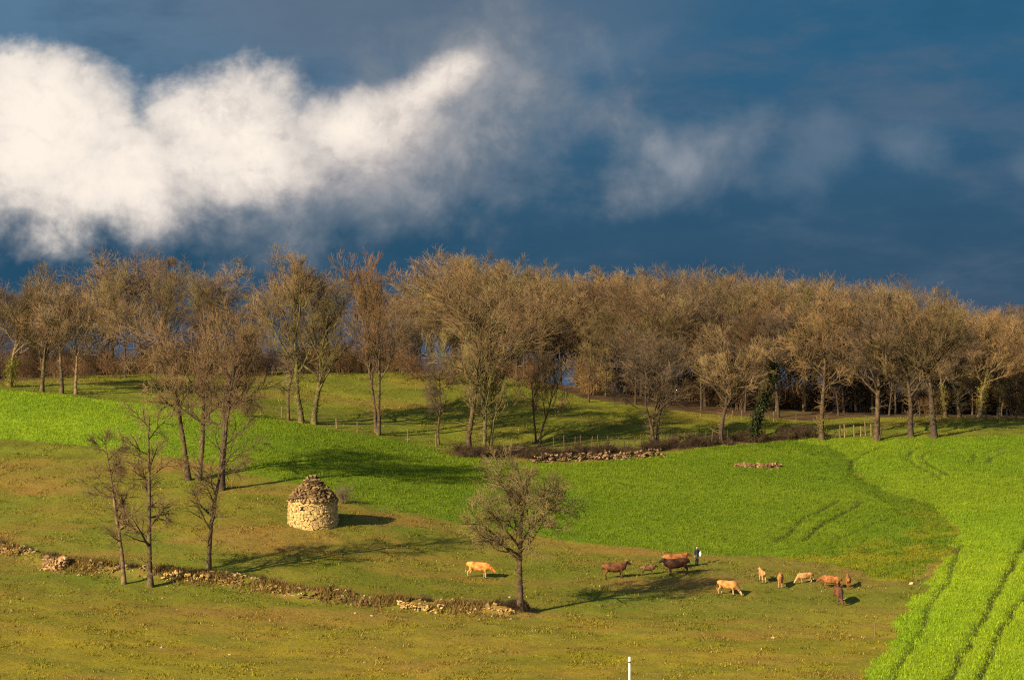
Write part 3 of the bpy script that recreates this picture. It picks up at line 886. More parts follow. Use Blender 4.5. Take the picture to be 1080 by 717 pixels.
for k_ in range(110):
    px = -40 + k_ * 1160 / 110 + rs.uniform(-8, 8)
    d = rs.uniform(306, 345) if k_ % 3 else rs.uniform(299, 307)
    if 290 < px < 430 and d < 308: d = 313
    if 592 < px < 610: continue
    if px > 640 and d < 318:
        if rs.random() < .7: continue
        d += 6
    s = rs.uniform(.6, 1.35)
    p = on(px, d)
    put('shrub', bushes[k_ % 4], None, 'russet leafless shrub in the undergrowth at the foot of the ridge wood', 'shrub', p, rs.uniform(0, 6), (s * 1.3, s * 1.2, s * (1.45 if px > 430 else 1.25)), 'undergrowth shrubs')
for px, row, w_, h_, mt, lb in [
    (630, 412, 26, 34, 'bush_gold', 'golden orange leafless bush glowing at the wood edge beyond the meadow'),
    (560, 402, 24, 20, 'bush', 'rounded brown bush at the back of the meadow right of the tall bare trees'),
    (455, 401, 30, 13, 'bush', 'low russet scrub on the back rim of the meadow below a gap of sky'),
    (362, 531, 10, 24, 'twig_grey', 'small grey twiggy shrub growing against the back of the stone hut'),
    (836, 462, 9, 14, 'bramble', 'broken dead stump with snapped branches beside the field edge'),
    (262, 440, 12, 22, 'twig_dark', 'thin dark bush on the crest of the left crop field')]:
    p = at(px, row)
    me = shrub(int(px), h_ / FPX * p.y, w_ / FPX * p.y, 20, .55, 1.0)
    put('shrub', me, M[mt], lb, 'shrub', p, 0, (1, 1, 1))
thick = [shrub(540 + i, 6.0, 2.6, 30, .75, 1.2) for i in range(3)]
for me in thick: me.materials.append(M['twig_dark'])  # dark stems, added to give the gaps under the crowns deep-wood shade
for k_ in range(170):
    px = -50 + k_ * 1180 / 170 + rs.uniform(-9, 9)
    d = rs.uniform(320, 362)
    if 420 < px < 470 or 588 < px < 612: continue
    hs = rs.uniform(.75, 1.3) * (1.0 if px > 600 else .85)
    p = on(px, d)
    put('thicket', thick[k_ % 3], None, 'tall leafless thicket added under the ridge wood, coloured dark for its deep shade', 'thicket', p, rs.uniform(0, 6), (1.2, 1.2, hs), 'thickets under the ridge wood')
hl = np.array(LINES['hedge'])
def along(line, t):
    line = np.array(line)
    s_ = np.concatenate([[0], np.cumsum(np.hypot(*np.diff(line, axis=0).T))])
    return np.array((np.interp(t * s_[-1], s_, line[:, 0]), np.interp(t * s_[-1], s_, line[:, 1])))
for k_ in range(78):
    q = along(hl, (k_ + rs.random()) / 78)
    x, y = q[0] + rs.gauss(0, .5), q[1] + rs.gauss(.1, 1.1) - (.9 if k_ % 3 == 0 else 0)
    s = rs.uniform(.65, 1.3)
    put('bramble', brams[k_ % 3], None, 'dark purplish bramble bush in the hedge between crop and meadow', 'bramble', (x, y, gz(x, y)), rs.uniform(0, 6), (s, s, s * rs.uniform(.8, 1.2)), 'brambles of the hedge')
for k_ in range(38):
    q = along(LINES['bank'], .1 + .9 * (k_ + rs.random()) / 16)
    x, y = q[0] + rs.gauss(0, .4), q[1] + rs.gauss(.2, .5)
    s = rs.uniform(.25, .6)
    put('bramble', brams[k_ % 3], None, 'small brown bramble clump growing on the stony bank', 'bramble', (x, y, gz(x, y)), rs.uniform(0, 6), (s, s, s), 'brambles of the stony bank')

# ------------------------------------------------------------------ stones
def boxes(rg, cen, ax, half, jit):
    """many rough blocks: centres (N,3), axes (N,3,3), half sizes (N,3)"""
    sg = np.array([(-1, -1, -1), (1, -1, -1), (1, 1, -1), (-1, 1, -1), (-1, -1, 1), (1, -1, 1), (1, 1, 1), (-1, 1, 1)], float)
    l = sg[None] * half[:, None] * (1 + rg.uniform(-jit, jit * .4, (len(cen), 8, 3)))
    v = cen[:, None] + np.einsum('nki,nij->nkj', l, ax)
    f = np.array([(0, 3, 2, 1), (4, 5, 6, 7), (0, 1, 5, 4), (1, 2, 6, 5), (2, 3, 7, 6), (3, 0, 4, 7)])
    q = (f[None] + (np.arange(len(cen)) * 8)[:, None, None]).reshape(-1, 4)
    return v.reshape(-1, 3), q
def rand_axes(rg, n, tilt=.5):
    a = unit(np.stack([np.cos(t_ := rg.uniform(0, 6.28, n)), np.sin(t_), rg.normal(0, tilt, n) * .5], -1))
    up = unit(np.stack([rg.normal(0, tilt * .5, n), rg.normal(0, tilt * .5, n), np.ones(n)], -1))
    b = unit(np.cross(up, a)); c_ = np.cross(a, b)
    return np.stack([a, b, c_], 1)
def stone_cols(rg, n, base, var=.35):
    c_ = np.array(base)[None] * rg.uniform(1 - var, 1 + var, (n, 1)) * rg.uniform(.93, 1.07, (n, 3))
    return np.repeat(c_, 8, 0)

# the hut
hp = at(330, 552)
hut = thing('stone_hut', 'round dry stone shepherd hut with a domed rubble roof and tiny window slot', 'hut', hp)
rg = np.random.default_rng(77)
RW, HW = 2.25, 2.2
PXM = hp.y / FPX
slot_a = math.atan2(-math.sqrt(RW ** 2 - .8 ** 2), -.8)
cen, ax, hf = [], [], []
z_ = -.7
while z_ < HW:
    h = rg.uniform(.09, .16)
    n = int(2 * math.pi * RW / rg.uniform(.20, .32))
    a0 = rg.uniform(0, 6.28)
    for k_ in range(n):
        a = a0 + (k_ + rg.uniform(-.2, .2)) * 2 * math.pi / n
        if 1.25 < z_ + h / 2 < 1.75 and abs((a - slot_a + math.pi) % (2 * math.pi) - math.pi) < .06: continue
        rr = RW + .10 * (1 - max(z_, 0) / HW) + rg.normal(0, .05)
        rad = np.array((math.cos(a), math.sin(a), 0)); tg = np.array((-math.sin(a), math.cos(a), 0))
        cen.append(rad * (rr - .12) + np.array((0, 0, z_ + h / 2))); ax.append((tg, rad, (0, 0, 1)))
        hf.append((math.pi * RW / n * .98, .16, h / 2 * .97))
    z_ += h
cen, ax, hf = np.array(cen), np.array(ax, float), np.array(hf)
v, q = boxes(rg, cen, ax, hf, .09)
wall = obj('wall', mesh_np('wall', v, q, cols=stone_cols(rg, len(cen), (.40, .28, .115), .30)), M['stone'], hut)
core = tubes(np.array([[(0, 0, -.8), (0, 0, HW)]]) .astype(float), np.array([[RW - .17, RW - .20]]), 28)
obj('core', mesh_np('core', *core), mat_noise('mortar', (.20, .14, .06), (.12, .08, .04), 3), hut)
bm_ = tubes(np.array([[(0, 0, .0), (0, 0, .52)]]).astype(float), np.array([[.14, .14]]), 4)
sl = obj('window_slot', mesh_np('window_slot', *bm_), M['slot_shade_hoof'], hut, (math.cos(slot_a) * (RW - .1), math.sin(slot_a) * (RW - .1), 1.22), slot_a)  # solid block, its dark colour stands in for the shade inside the slot
cen, ax, hf = [], [], []
prof = [(2.30, HW - .08), (2.08, HW + .35), (1.70, HW + .8), (1.26, HW + 1.25), (.88, HW + 1.65), (.58, HW + 1.95), (.36, HW + 2.2), (.12, HW + 2.4)]
pr, pz = np.array([p[0] for p in prof]), np.array([p[1] for p in prof])
z_ = HW - .05
while z_ < pz[-1]:
    rad_ = np.interp(z_, pz, pr)
    for rr0 in ([rad_, rad_ - .3] if rad_ > .5 else [rad_]):
        n = max(3, int(2 * math.pi * rr0 / .36))
        for k_ in range(n):
            a = (k_ + rg.uniform(-.45, .45)) * 2 * math.pi / n
            rr = rr0 + rg.normal(0, .05)
            cen.append((math.cos(a) * rr, math.sin(a) * rr, z_ + rg.normal(0, .06)))
            hf.append((rg.uniform(.10, .26), rg.uniform(.08, .19), rg.uniform(.04, .10)))
    z_ += .17
cen, hf = np.array(cen), np.array(hf)
v, q = boxes(rg, cen, rand_axes(rg, len(cen), .55), hf, .25)
roof = obj('roof', mesh_np('roof', v, q, cols=stone_cols(rg, len(cen), (.155, .100, .045), .65)), M['stone'], hut)
cone = tubes(np.array([[(0, 0, z2) for z2 in pz[:-1]]]).astype(float), (pr[:-1] - .16)[None].clip(.05), 20)
obj('rubble_fill', mesh_np('rubble_fill', *cone), mat_noise('earth fill', (.08, .055, .03), (.05, .035, .02), 3), roof)

def rubble(name, label, cat, line, n, w_, h_, size, base, seed, var=.4):
    rg = np.random.default_rng(seed)
    n = int(n * 1.1); size = size * .5; h_ = h_ * .75
    t = rg.uniform(0, 1, n)
    pts = np.array([along(line, a) for a in t])
    off = rg.normal(0, w_ * .45, n)
    d_ = np.array(line[-1]) - np.array(line[0]); d_ = d_ / np.linalg.norm(d_)
    pts = pts + np.stack([-d_[1] * off, d_[0] * off], -1)
    zz = hz(pts[:, 0], pts[:, 1])
    pile = h_ * np.exp(-(off / (w_ * .6)) ** 2) * (.5 + fnoise(pts[:, 0], pts[:, 1], 1.6, seed, 2)) * rg.uniform(0, 1, n) ** .7
    s_ = size * np.clip(rg.lognormal(0, .3, n), .5, 1.6)
    hf = np.stack([s_ * rg.uniform(.8, 1.4, n), s_ * rg.uniform(.6, 1.0, n), s_ * rg.uniform(.3, .7, n)], -1)
    pile = pile - .10
    c0 = np.array((pts[0, 0], pts[0, 1], zz[0])); c0 = np.array((pts[:, 0].mean(), pts[:, 1].mean(), zz.min()))
    cen = np.stack([pts[:, 0], pts[:, 1], zz + pile + hf[:, 2] * .2], -1) - c0
    v, q = boxes(rg, cen, rand_axes(rg, n, .7), hf, .3)
    o = obj(name, mesh_np(name, v, q, cols=stone_cols(rg, n, base, var)), M['stone'], None, tuple(c0))
    return tag(o, label, cat)
BANKL = [tuple(p) for p in LINES['bank']]
PALE, TAN, RUS = (.36, .24, .085), (.24, .15, .055), (.18, .10, .038)
rubble('stone_heap', 'big reddish heap of stones on the stony bank at the far left', 'stone heap', wline([(48, 597), (60, 599), (70, 598)]), 260, 1.1, 1.55, .26, (.27, .165, .075), 1)
rubble('ruined_wall', 'short broken stub of dry stone wall at the left edge of the picture', 'ruined wall', wline([(-4, 581), (22, 585)]), 60, .7, .7, .22, TAN, 2)
rubble('ruined_wall', 'low tumbled stretch of stone wall between the stone heap and the leaning thin tree', 'ruined wall', wline([(84, 600), (124, 604)]), 55, .9, .45, .2, TAN, 3)
rubble('ruined_wall', 'pale lit stretch of tumbled stone wall between the middle and right thin trees', 'ruined wall', wline([(172, 608), (222, 612)]), 110, .8, .65, .24, PALE, 4)
rubble('ruined_wall', 'brown tumbled wall stretch just right of the straight thin tree', 'ruined wall', wline([(226, 613), (256, 617)]), 70, .9, .5, .2, RUS, 5)
rubble('ruined_wall', 'overgrown wall stretch with one pale block below the stone hut', 'ruined wall', wline([(270, 619), (310, 626)]), 60, .8, .5, .22, TAN, 6)
rubble('ruined_wall', 'dark russet overgrown stretch of ruined wall in the middle of the bank', 'ruined wall', wline([(318, 629), (386, 637)]), 90, 1.1, .5, .2, (.15, .085, .04), 7)
rubble('ruined_wall', 'pale golden stretch of stone wall on the bank below the light cow', 'ruined wall', wline([(420, 640), (468, 643)]), 100, .8, .7, .23, PALE, 8)
rubble('ruined_wall', 'scattered low end of the wall at the foot of the lone oak', 'ruined wall', wline([(486, 643), (542, 648)]), 60, .9, .3, .18, PALE, 9)
rubble('wall_footing', 'continuous line of small half buried mossy stones along the grassy bank', 'wall footing', BANKL, 620, 1.5, .35, .24, (.17, .12, .05), 21, .8)['kind'] = 'stuff'
rubble('rubble_wall', 'long heap of pale and brown field stones along the brambles at the crop edge', 'stone wall', wline([(560, 487), (600, 486), (640, 484), (700, 480)]), 420, 1.5, 1.2, .24, (.14, .088, .045), 10, .9)
rubble('stone_strip', 'low flat strip of bare stones and earth lying in the upper crop', 'stone strip', wline([(776, 492), (800, 493), (824, 493)]), 230, .7, .6, .26, (.16, .095, .045), 12, .7)

rl = random.Random(3)
rgl = np.random.default_rng(15)
sprot = []
for i in range(5):
    v, q = boxes(rgl, np.zeros((3, 3)) + rgl.normal(0, .03, (3, 3)), rand_axes(rgl, 3, .8), np.array([(.2, .15, .09), (.15, .16, .1), (.17, .1, .12)]), .25)
    sprot.append(mesh_np('field_stone', v, q, cols=np.tile(np.array((.42, .33, .19)) * (1 - .1 * i), (len(v), 1))))
    sprot[-1].materials.append(M['stone'])
for k_ in range(52):
    if k_ < 40:
        q = along(LINES['bank'], .15 + .85 * rl.random())
        x, y = q[0] + rl.gauss(0, 1), q[1] - abs(rl.gauss(1.0, 2.2))
    else:
        q = at(rl.uniform(20, 900), rl.uniform(600, 705)); x, y = q.x, q.y
    s = rl.uniform(.25, .6)
    put('field_stone', sprot[k_ % 5], None, 'small pale stone lying loose in the pasture grass', 'stone', (x, y, gz(x, y) + .02), rl.uniform(0, 6), (s, s, s), 'loose stones in the pasture')
p = at(962, 616)
put('white_stone', sprot[0], None, 'white block of stone at the foot of the leaning pale stake by the crop edge', 'stone', p, .4, (1.0, .8, 1.2))

# ------------------------------------------------------------------ fences and stakes
def stake_mesh(h, r_, seed, pointed=True):
    rg = np.random.default_rng(seed)
    lx, ly = rg.normal(0, .04, 2) * h
    pts = np.array([[(0, 0, -.3), (lx * .3, ly * .3, h * .3), (lx * .7, ly * .7, h * .7), (lx, ly, h * .96), (lx, ly, h)]])
    rad = np.array([[1.1, 1.0, .95, .9, .3 if pointed else .7]]) * r_
    return mesh_np('post', *tubes(pts, rad, 6))
def fence(name, label, pix, hts, r_, mat, wires=(.9, .5), d=None):
    ps = [at(*p) for p in pix] if d is None else [on(p[0], d) for p in pix]
    t = thing(name, label, 'fence', ps[0])
    for k_, (p, h) in enumerate(zip(ps, hts)):
        obj('post', stake_mesh(h, r_, k_ + len(label)), M[mat], t, p - ps[0])
    for f in wires:
        if f is None: continue
        pts = np.array([[tuple(p - ps[0] + Vector((0, 0, h * f))) for p, h in zip(ps, hts)]])
        obj('wire', mesh_np('wire', *tubes(pts, np.full((1, len(ps)), .006), 3)), M['wire'], t)
    return t
fence('wire_fence', 'wire fence on pale well spaced posts along the top of the left crop field', [(275, 438), (297, 442), (355, 452), (377, 456), (430, 466), (460, 471)], [1.3, 1.5, 1.2, 1.3, 1.5, 1.7], .09, 'post_pale')
fp = [(586 + i * 9.2 + (i * 37 % 5) - 2, 474 - (max(0, i - 9)) * .6) for i in range(21)]
fence('wire_fence', 'fence of many thin dark stakes standing behind the bramble hedge', fp, [1.5 + .35 * ((i * 53) % 7) / 7 for i in range(21)], .06, 'post', (.85, .45))
fence('stake_fence', 'short fence of close set pale stakes left of the tall pale trunked oak', [(881, 462), (886, 462), (891, 461.5), (901, 461), (908, 460.5), (913, 460), (919, 460)], [1.1, 1.6, 1.7, 1.5, 1.3, 1.8, 1.5], .085, 'post_pale', (.7,))
fence('rail_fence', 'low weathered post fence at the far right in front of the wood', [(1040, 443), (1052, 443), (1062, 443), (1072, 443.5), (1084, 444), (1096, 444)], [1.3, 1.4, 1.4, 1.3, 1.4, 1.3], .1, 'post', (.85, .5, .2))
fence('wire_fence', 'thin dark fence at the foot of the wood behind the broom shaped tree', [(772, 443), (782, 443), (800, 444), (816, 445), (840, 447)], [1.2, 1.3, 1.2, 1.3, 1.2], .07, 'post_pale', (.8,))
for px, row, h, r_, mt, tilt, lb in [
    (967, 613, 1.25, .04, 'post_pale', -.14, 'leaning pale stake beside a white stone at the crop edge'),
    (923, 672, 1.1, .04, 'post_pale', .05, 'thin straw coloured stake at the edge of the bright crop in the foreground'),
    (860, 590, .8,   .016, 'post_pale', .02, 'thin pale electric fence stake behind the group of calves'),
    (731, 580, .9,   .016, 'post_pale', .0, 'thin pale stake beside the standing person'),
    (927, 466, 1.7, .10, 'bark_dark', .2, 'broken leaning stub against the foot of the tall pale trunked oak'),
    (539, 479, 1.7, .07, 'post_pale', .03, 'pale stake at the left end of the rubble heap in the brambles')]:
    p = at(px, row)
    o = obj('stake', stake_mesh(h, r_, int(px)), M[mt], None, p)
    o.rotation_euler.y = tilt
    tag(o, lb, 'stake')
pp = on(663.5, 151.5)
zt = (HORIZON - 691) / FPX * pp.y
mp = thing('marker_post', 'white marker post with a dark band standing at the bottom of the picture', 'post', pp)
hh = zt - pp.z
obj('shaft', mesh_np('shaft', *tubes(np.array([[(0, 0, -.4), (0, 0, hh * .5), (0, 0, hh - .42)]]), np.full((1, 3), .075), 10)), M['white'], mp)
obj('band', mesh_np('band', *tubes(np.array([[(0, 0, hh - .42), (0, 0, hh - .34), (0, 0, hh - .30)]]), np.array([[.085, .09, .085]]), 10)), M['post'], mp)
obj('cap', mesh_np('cap', *tubes(np.array([[(0, 0, hh - .30), (0, 0, hh - .04), (0, 0, hh - .01), (0, 0, hh)]]), np.array([[.095, .095, .06, .0]]), 10)), M['white'], mp)

# ------------------------------------------------------------------ cattle and the herdsman: one remeshed skin per body
def chain(pts, sides=12, sub=4):
    """a rounded tube through (x, y, z, r_side, r_up) points"""
    a = np.array([p if len(p) == 5 else (*p, p[3]) for p in pts], float)
    t = np.arange(len(a)); tt = np.linspace(0, len(a) - 1, (len(a) - 1) * sub + 1)
    b = np.stack([np.interp(tt, t, a[:, i]) for i in range(5)], -1)
    ker = b.copy(); ker[1:-1] = .25 * b[:-2] + .5 * b[1:-1] + .25 * b[2:]; b = ker
    d0 = unit(b[1, :3] - b[0, :3]); d1 = unit(b[-1, :3] - b[-2, :3])
    def cap(p, d, sgn):
        r_ = (p[3] + p[4]) / 2
        return [np.array((*(p[:3] + sgn * d * r_ * f), p[3] * s_, p[4] * s_)) for f, s_ in ((.5, .87), (.82, .57), (.97, .22))]
    rows = cap(b[0], d0, -1)[::-1] + list(b) + cap(b[-1], d1, 1)
    rows = np.array(rows)
    P = rows[:, :3]
    tan = unit(np.gradient(P, axis=0))
    ref = np.array((0, 1., 0))
    if abs(tan[:, 1]).max() > .85: ref = np.array((1., 0, 0))
    up = unit(np.cross(tan, np.broadcast_to(ref, tan.shape))); sd = np.cross(up, tan)
    th = np.arange(sides) * 2 * np.pi / sides
    v = P[:, None] + sd[:, None] * (np.cos(th)[None, :, None] * rows[:, 3][:, None, None]) + up[:, None] * (np.sin(th)[None, :, None] * rows[:, 4][:, None, None])
    n = len(P)
    idx = np.arange(n * sides).reshape(n, sides); nx_ = np.roll(idx, -1, 1)
    q = np.stack([idx[:-1], nx_[:-1], nx_[1:], idx[1:]], -1).reshape(-1, 4)
    return v.reshape(-1, 3), q, idx[0], idx[-1]
def skin(name, chains, voxel, smooth_it=4):
    bm = bmesh.new()
    for ch in chains:
        v, q, c0, c1 = chain(ch)
        vs = [bm.verts.new(p) for p in v]
        for f in q: bm.faces.new([vs[i] for i in f])
        bm.faces.new([vs[i] for i in c0[::-1]]); bm.faces.new([vs[i] for i in c1])
    bmesh.ops.recalc_face_normals(bm, faces=bm.faces)
    me = bpy.data.meshes.new(name); bm.to_mesh(me); bm.free()
    o = bpy.data.objects.new('draft', me); COL.objects.link(o)
    md = o.modifiers.new('r', 'REMESH'); md.mode = 'VOXEL'; md.voxel_size = voxel
    sm = o.modifiers.new('s', 'SMOOTH'); sm.factor = .5; sm.iterations = smooth_it
    dg = bpy.context.evaluated_depsgraph_get()
    res = bpy.data.meshes.new_from_object(o.evaluated_get(dg))
    bpy.data.objects.remove(o)
    res.name = name
    for p in res.polygons: p.use_smooth = True
    return res

def cow_chains(pose, calf=False):
    leg = 1.0
    ch = []
    belly = .9 if calf else 1.0
    ch.append([(-1.0, 0, 1.18, .23, .24), (-.72, 0, 1.12, .33, .36), (-.25, 0, 1.02, .40 * belly, .44 * belly), (.2, 0, 1.00, .39 * belly, .45 * belly), (.58, 0, 1.05, .31, .42), (.82, 0, 1.08, .22, .32)])
    ch.append([(-.95, 0, 1.33, .10, .08), (-.3, 0, 1.36, .12, .08), (.3, 0, 1.36, .11, .09), (.65, 0, 1.38, .09, .09)])
    if pose == 'graze':
        nk = [(.68, 0, 1.12, .21, .29), (.95, 0, .90, .16, .23), (1.18, 0, .62, .13, .17), (1.30, 0, .46, .13, .14)]
        hd = [(1.30, 0, .48, .115, .13), (1.42, 0, .30, .10, .12), (1.52, 0, .13, .075, .08)]
        ears = (1.28, .52)
    elif pose == 'low':
        nk = [(.68, 0, 1.12, .21, .29), (.95, 0, 1.02, .16, .24), (1.18, 0, .92, .135, .18)]
        hd = [(1.16, 0, .94, .13, .15), (1.36, 0, .80, .115, .13), (1.52, 0, .66, .09, .095)]
        ears = (1.14, .99)
    else:
        nk = [(.66, 0, 1.14, .21, .30), (.90, 0, 1.28, .16, .25), (1.10, 0, 1.42, .135, .18)]
        hd = [(1.08, 0, 1.44, .13, .15), (1.28, 0, 1.36, .115, .135), (1.47, 0, 1.24, .09, .095)]
        ears = (1.05, 1.48)
    ch += [nk, hd]
    for s in (-1, 1):
        st = .10 * s if pose != 'up' else .04 * s
        ch.append([(-.80, s * .17, 1.08, .13, .17), (-.74, s * .19, .82, .10, .15), (-.84 + st, s * .18, .58, .065, .08), (-.96 + st, s * .17, .44, .055, .065), (-.90 + st, s * .17, .22, .04, .045), (-.88 + st, s * .17, .06, .055, .055)])
        ch.append([(.55, s * .17, 1.02, .11, .17), (.56, s * .18, .72, .085, .11), (.55 - st, s * .17, .44, .06, .065), (.55 - st, s * .17, .2, .042, .045), (.57 - st, s * .17, .06, .055, .055)])
        ch.append([(ears[0], s * .08, ears[1], .03, .05), (ears[0] - .02, s * .20, ears[1] + .01, .03, .055), (ears[0] - .04, s * .30, ears[1] - .03, .015, .03)])
    ch.append([(-1.14, 0, 1.28, .04), (-1.24, 0, 1.02, .035), (-1.24, 0, .72, .03), (-1.23, 0, .50, .055), (-1.23, 0, .38, .03)])
    if not calf:
        ch.append([(-.62, 0, .78, .14), (-.48, 0, .74, .12)])
    return ch
BODY = {}
for pose in ('graze', 'low', 'up'):
    BODY[pose, False] = skin('cow_body', cow_chains(pose), .035, 3)
    BODY[pose, True] = skin('calf_body', cow_chains(pose, True), .035, 3)
hoof_me = mesh_np('hoof', *tubes(np.array([[(0, 0, -.02), (0, 0, .07), (0, 0, .1)]]), np.array([[.068, .06, .045]]), 8))
hoof_me.materials.append(M['slot_shade_hoof'])
M['horn'] = mat_noise('horn', (.42, .36, .26), (.2, .16, .11), 8.0, rough=.5)
def horn_me(s):
    pts = np.array([[(0, s * .09, 0), (.02, s * .22, .05), (.09, s * .30, .13), (.16, s * .30, .2)]])
    return mesh_np('horn', *tubes(pts, np.array([[.03, .026, .018, .004]]), 6))
HORN = {s: horn_me(s) for s in (-1, 1)}
for m_ in HORN.values(): m_.materials.append(M['horn'])
def coat(name, body, head, leg, belly=None):
    """hide that is darker or paler on head, legs and belly, as cattle are"""
    m_, q, b = new_mat(name)
    t = q.n('ShaderNodeTexCoord').outputs['Object']
    sp = q.n('ShaderNodeSeparateXYZ'); q.link(t, sp.inputs[0])
    n1 = q.noise(t, 3.0, 4, .6)
    c_ = q.mix(q.smooth(n1, .40, .62), tuple(x * 1.25 for x in body), tuple(x * .5 for x in body))
    c_ = q.mix(q.mul(q.smooth(q.noise(t, 9.0, 3, .6), .45, .7), .45), c_, tuple(x * .4 for x in body))
    jn = q.mul(q.sub(n1, .5), .5)
    c_ = q.mix(q.smooth(q.add(sp.outputs[0], jn), .55, 1.15), c_, head)
    c_ = q.mix(q.smooth(q.add(sp.outputs[2], q.mul(jn, .5)), .75, .35), c_, leg)
    q.link(c_, b.inputs['Base Color'])
    b.inputs['Roughness'].default_value = .75
    b.inputs['Specular IOR Level'].default_value = .25
    return m_
COATS = {
    'apricot': coat('apricot hide', (.52, .225, .05), (.44, .15, .03), (.50, .30, .11)),
    'tan': coat('tan hide', (.44, .19, .05), (.13, .055, .02), (.44, .28, .12)),
    'cream': coat('cream hide', (.40, .205, .075), (.40, .21, .08), (.44, .30, .15)),
    'red': coat('red brown hide', (.25, .095, .026), (.17, .055, .02), (.22, .10, .04)),
    'dark': coat('dark brown hide', (.055, .020, .009), (.018, .010, .007), (.05, .022, .012)),
    'brown': coat('brown hide', (.125, .047, .018), (.035, .016, .009), (.10, .042, .02)),
    'dun': coat('dun hide', (.15, .075, .036), (.07, .035, .02), (.12, .06, .03)),
}
def cow(label, px, row, pose, heading, coat_, size=1.0, calf=False, horns=False):
    p = at(px, row)
    rz = R(heading)
    t = thing('calf' if calf else 'cow', label, 'calf' if calf else 'cow', p, rz)
    t.scale = (size, size, size)
    # stand all four feet on the slope
    nrm = Vector((-(gz(p.x + .7, p.y) - gz(p.x - .7, p.y)) / 1.4, -(gz(p.x, p.y + .7) - gz(p.x, p.y - .7)) / 1.4, 1)).normalized()
    tilt = Vector((0, 0, 1)).rotation_difference(nrm)
    t.rotation_euler = (tilt.to_matrix() @ Matrix.Rotation(rz, 3, 'Z')).to_euler()
    b = obj('body', BODY[pose, calf].copy(), COATS[coat_], t)
    st = .10 if pose != 'up' else .04
    for s in (-1, 1):
        obj('hoof', hoof_me, None, t, (-.88 + st * s, s * .17, .0))
        obj('hoof', hoof_me, None, t, (.57 - st * s, s * .17, .0))
    if horns:
        hp_ = {'graze': (1.30, .58), 'low': (1.12, 1.06), 'up': (1.04, 1.56)}[pose]
        for s in (-1, 1):
            obj('horn', HORN[s], None, t, (hp_[0], 0, hp_[1]))
    return t
cow('apricot cow walking right with lowered head, alone left of the lone oak', 505, 609, 'low', -8, 'apricot', .98)
cow('brown cow with raised dark head facing right, leftmost of the dark cattle', 649, 610, 'up', 8, 'brown', .98, horns=True)
cow('small dun calf between the two dark brown cows', 684, 606, 'up', 12, 'dun', .58, True)
cow('very dark brown cow facing left in front of the red cow', 714, 606, 'up', 178, 'dark', 1.02, horns=True)
cow('red brown cow half hidden behind the very dark cow', 713, 600, 'up', 6, 'red', .98)
cow('tan cow with dark head grazing to the right, nearest the middle of the pasture', 768, 627, 'graze', -30, 'tan', .86, horns=True)
cow('slim cream calf standing end on, leftmost of the small calves', 804, 613, 'up', 100, 'cream', .72, True)
cow('tan calf facing the viewer, second from left among the calves', 823, 619, 'low', -96, 'tan', .80, True)
cow('cream cow grazing to the left behind the other calves', 849, 615, 'graze', 190, 'cream', .66)
cow('red cow standing side on facing left, behind the shaggy brown cow', 876, 621, 'low', 160, 'red', .82)
cow('shaggy brown cow walking towards the viewer with lowered head', 884, 636, 'graze', -84, 'brown', .98, horns=True)
cow('small red calf seen from behind at the right end of the herd', 895, 620, 'up', 84, 'red', .72, True)

# the herdsman
pp = at(735, 596)
person = thing('person', 'person in a dark jacket and green trousers standing among the cattle holding a white bag', 'person', pp, R(-60))
def arm(s, hand):
    sh = (0, s * .19, 1.42)
    return sh
FING = []
def hand_chains(wx, wy, wz, s):
    ch = [[(wx, wy, wz, .026, .03), (wx + .01, wy, wz - .05, .02, .04), (wx + .015, wy, wz - .09, .018, .04)]]
    for k_, (ox, ln) in enumerate(((-.032, .06), (-.011, .075), (.011, .07), (.031, .055))):
        ch.append([(wx + .015 + ox, wy, wz - .085, .010), (wx + .02 + ox, wy - s * .008, wz - .085 - ln * .55, .009), (wx + .02 + ox, wy - s * .022, wz - .085 - ln, .008)])
    ch.append([(wx + .03, wy, wz - .03, .012), (wx + .06, wy - s * .015, wz - .065, .011), (wx + .062, wy - s * .02, wz - .095, .009)])
    return ch
body_ch = [[(0, 0, .92, .16, .11), (0, 0, 1.15, .145, .10), (0, 0, 1.36, .17, .11), (0, 0, 1.45, .09, .07)],
           [(0, 0, 1.44, .055, .055), (.01, 0, 1.53, .052, .054)],
           [(.0, 0, 1.575, .062, .075), (.005, 0, 1.64, .075, .095), (-.005, 0, 1.69, .072, .09)],
           [(.085, 0, 1.645, .012, .012), (.10, 0, 1.615, .016, .014)],
           [(.07, 0, 1.57, .03, .02), (.082, 0, 1.575, .02, .012)]]
for s in (-1, 1):
    body_ch.append([(-.01, s * .078, 1.635, .010, .026), (-.012, s * .088, 1.63, .008, .02)])
    body_ch.append([(0, s * .09, .92, .085, .095), (.01, s * .10, .5, .058, .062), (-.005, s * .10, .30, .052, .058), (0, s * .10, .08, .036, .04)])
    body_ch.append([(-.05, s * .10, .045, .04, .04), (.08, s * .105, .04, .045, .035), (.17, s * .11, .03, .04, .025)])
L_ARM = [(0, .18, 1.41, .05), (.02, .25, 1.15, .042), (.16, .26, .97, .034)]
R_ARM = [(0, -.18, 1.41, .05), (-.02, -.25, 1.14, .042), (.04, -.26, .90, .032)]
body_ch += [L_ARM, R_ARM] + hand_chains(.17, .26, .95, 1) + hand_chains(.045, -.26, .88, -1)
M['skin'] = mat_noise('skin', (.45, .26, .17), (.38, .21, .14), 6, rough=.6)
M['jacket'] = mat_noise('dark jacket cloth', (.018, .022, .032), (.03, .034, .045), 7)
M['trouser'] = mat_noise('green trouser cloth', (.05, .085, .06), (.08, .11, .08), 7)
M['boot'] = mat_noise('brown boot leather', (.06, .035, .02), (.04, .025, .015), 7)
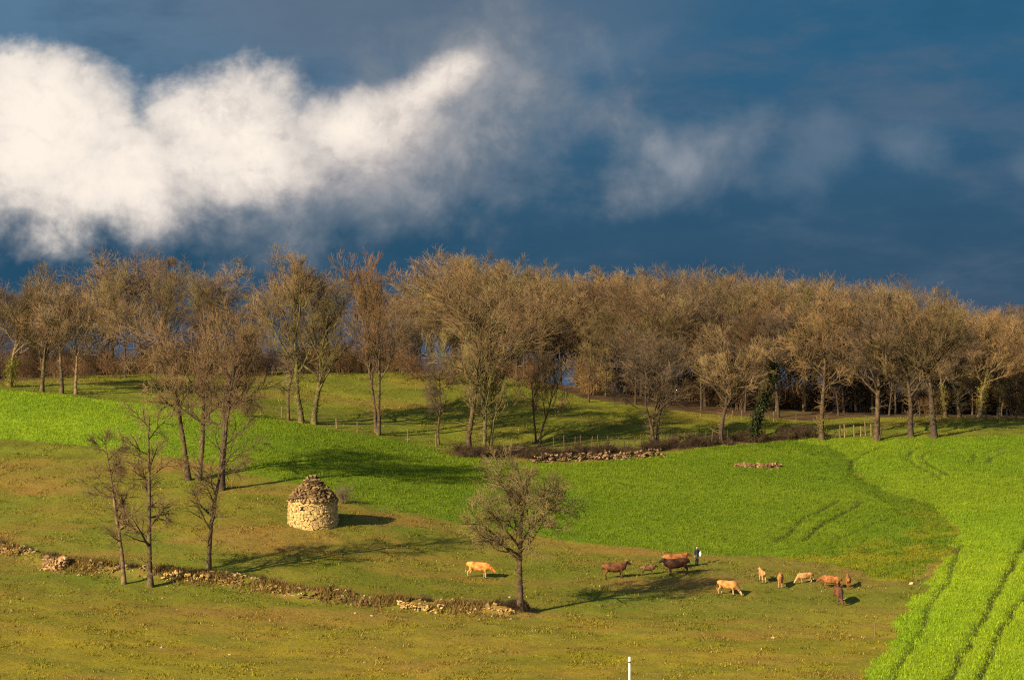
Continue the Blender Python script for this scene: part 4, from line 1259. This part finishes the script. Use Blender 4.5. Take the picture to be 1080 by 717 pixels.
M['hair'] = mat_noise('dark hair', (.02, .015, .012), (.035, .025, .02), 20)
obj('body', skin('body', body_ch, .011, 2), M['skin'], person)
obj('jacket', skin('jacket', [[(0, 0, .90, .185, .135), (0, 0, 1.15, .168, .125), (0, 0, 1.36, .195, .135), (0, 0, 1.46, .085, .08)],
    [(0, .17, 1.40, .072), (.02, .25, 1.15, .06), (.14, .26, .985, .048)], [(0, -.17, 1.40, .072), (-.02, -.25, 1.14, .06), (.03, -.26, .95, .048)]], .018, 3), M['jacket'], person)
tro = []
for s in (-1, 1):
    tro.append([(0, s * .085, .93, .11, .12), (.01, s * .10, .5, .078, .085), (0, s * .10, .11, .065, .07)])
obj('trousers', skin('trousers', tro, .018, 2), M['trouser'], person)
for s in (-1, 1):
    obj('boot', skin('boot', [[(-.005, s * .10, .16, .06, .062), (-.01, s * .10, .06, .055, .06)], [(-.06, s * .10, .045, .05, .045), (.08, s * .105, .045, .055, .042), (.18, s * .11, .035, .05, .032)]], .015, 2), M['boot'], person)
    obj('eye', skin('eye', [[(.078, s * .03, 1.642, .010), (.082, s * .03, 1.642, .009)]], .004, 1), M['hair'], person)
obj('hair', skin('hair', [[(-.045, 0, 1.62, .08, .07), (-.025, 0, 1.70, .084, .08), (.02, 0, 1.735, .07, .05)]], .012, 2), M['hair'], person)
hand = person.matrix_basis @ Vector((0, 0, 0))
mw = Matrix.Translation(pp) @ Matrix.Rotation(R(-60), 4, 'Z')
bagp = mw @ Vector((.20, .26, .90))
bag = thing('bag', 'white bag held in the hand of the standing person', 'bag', bagp, R(-60))
obj('sack', skin('sack', [[(0, 0, -.02, .10, .07), (.01, 0, .12, .15, .10), (0, 0, .26, .12, .08), (0, 0, .36, .05, .04)]], .02, 3), mat_noise('white sacking', (.8, .79, .76), (.68, .66, .62), 7), bag)
obj('handle', mesh_np('handle', *tubes(np.array([[(0, -.04, .34), (-.01, -.03, .40), (-.01, .03, .40), (0, .04, .34)]]), np.full((1, 4), .01), 5)), M['post_pale'], bag)
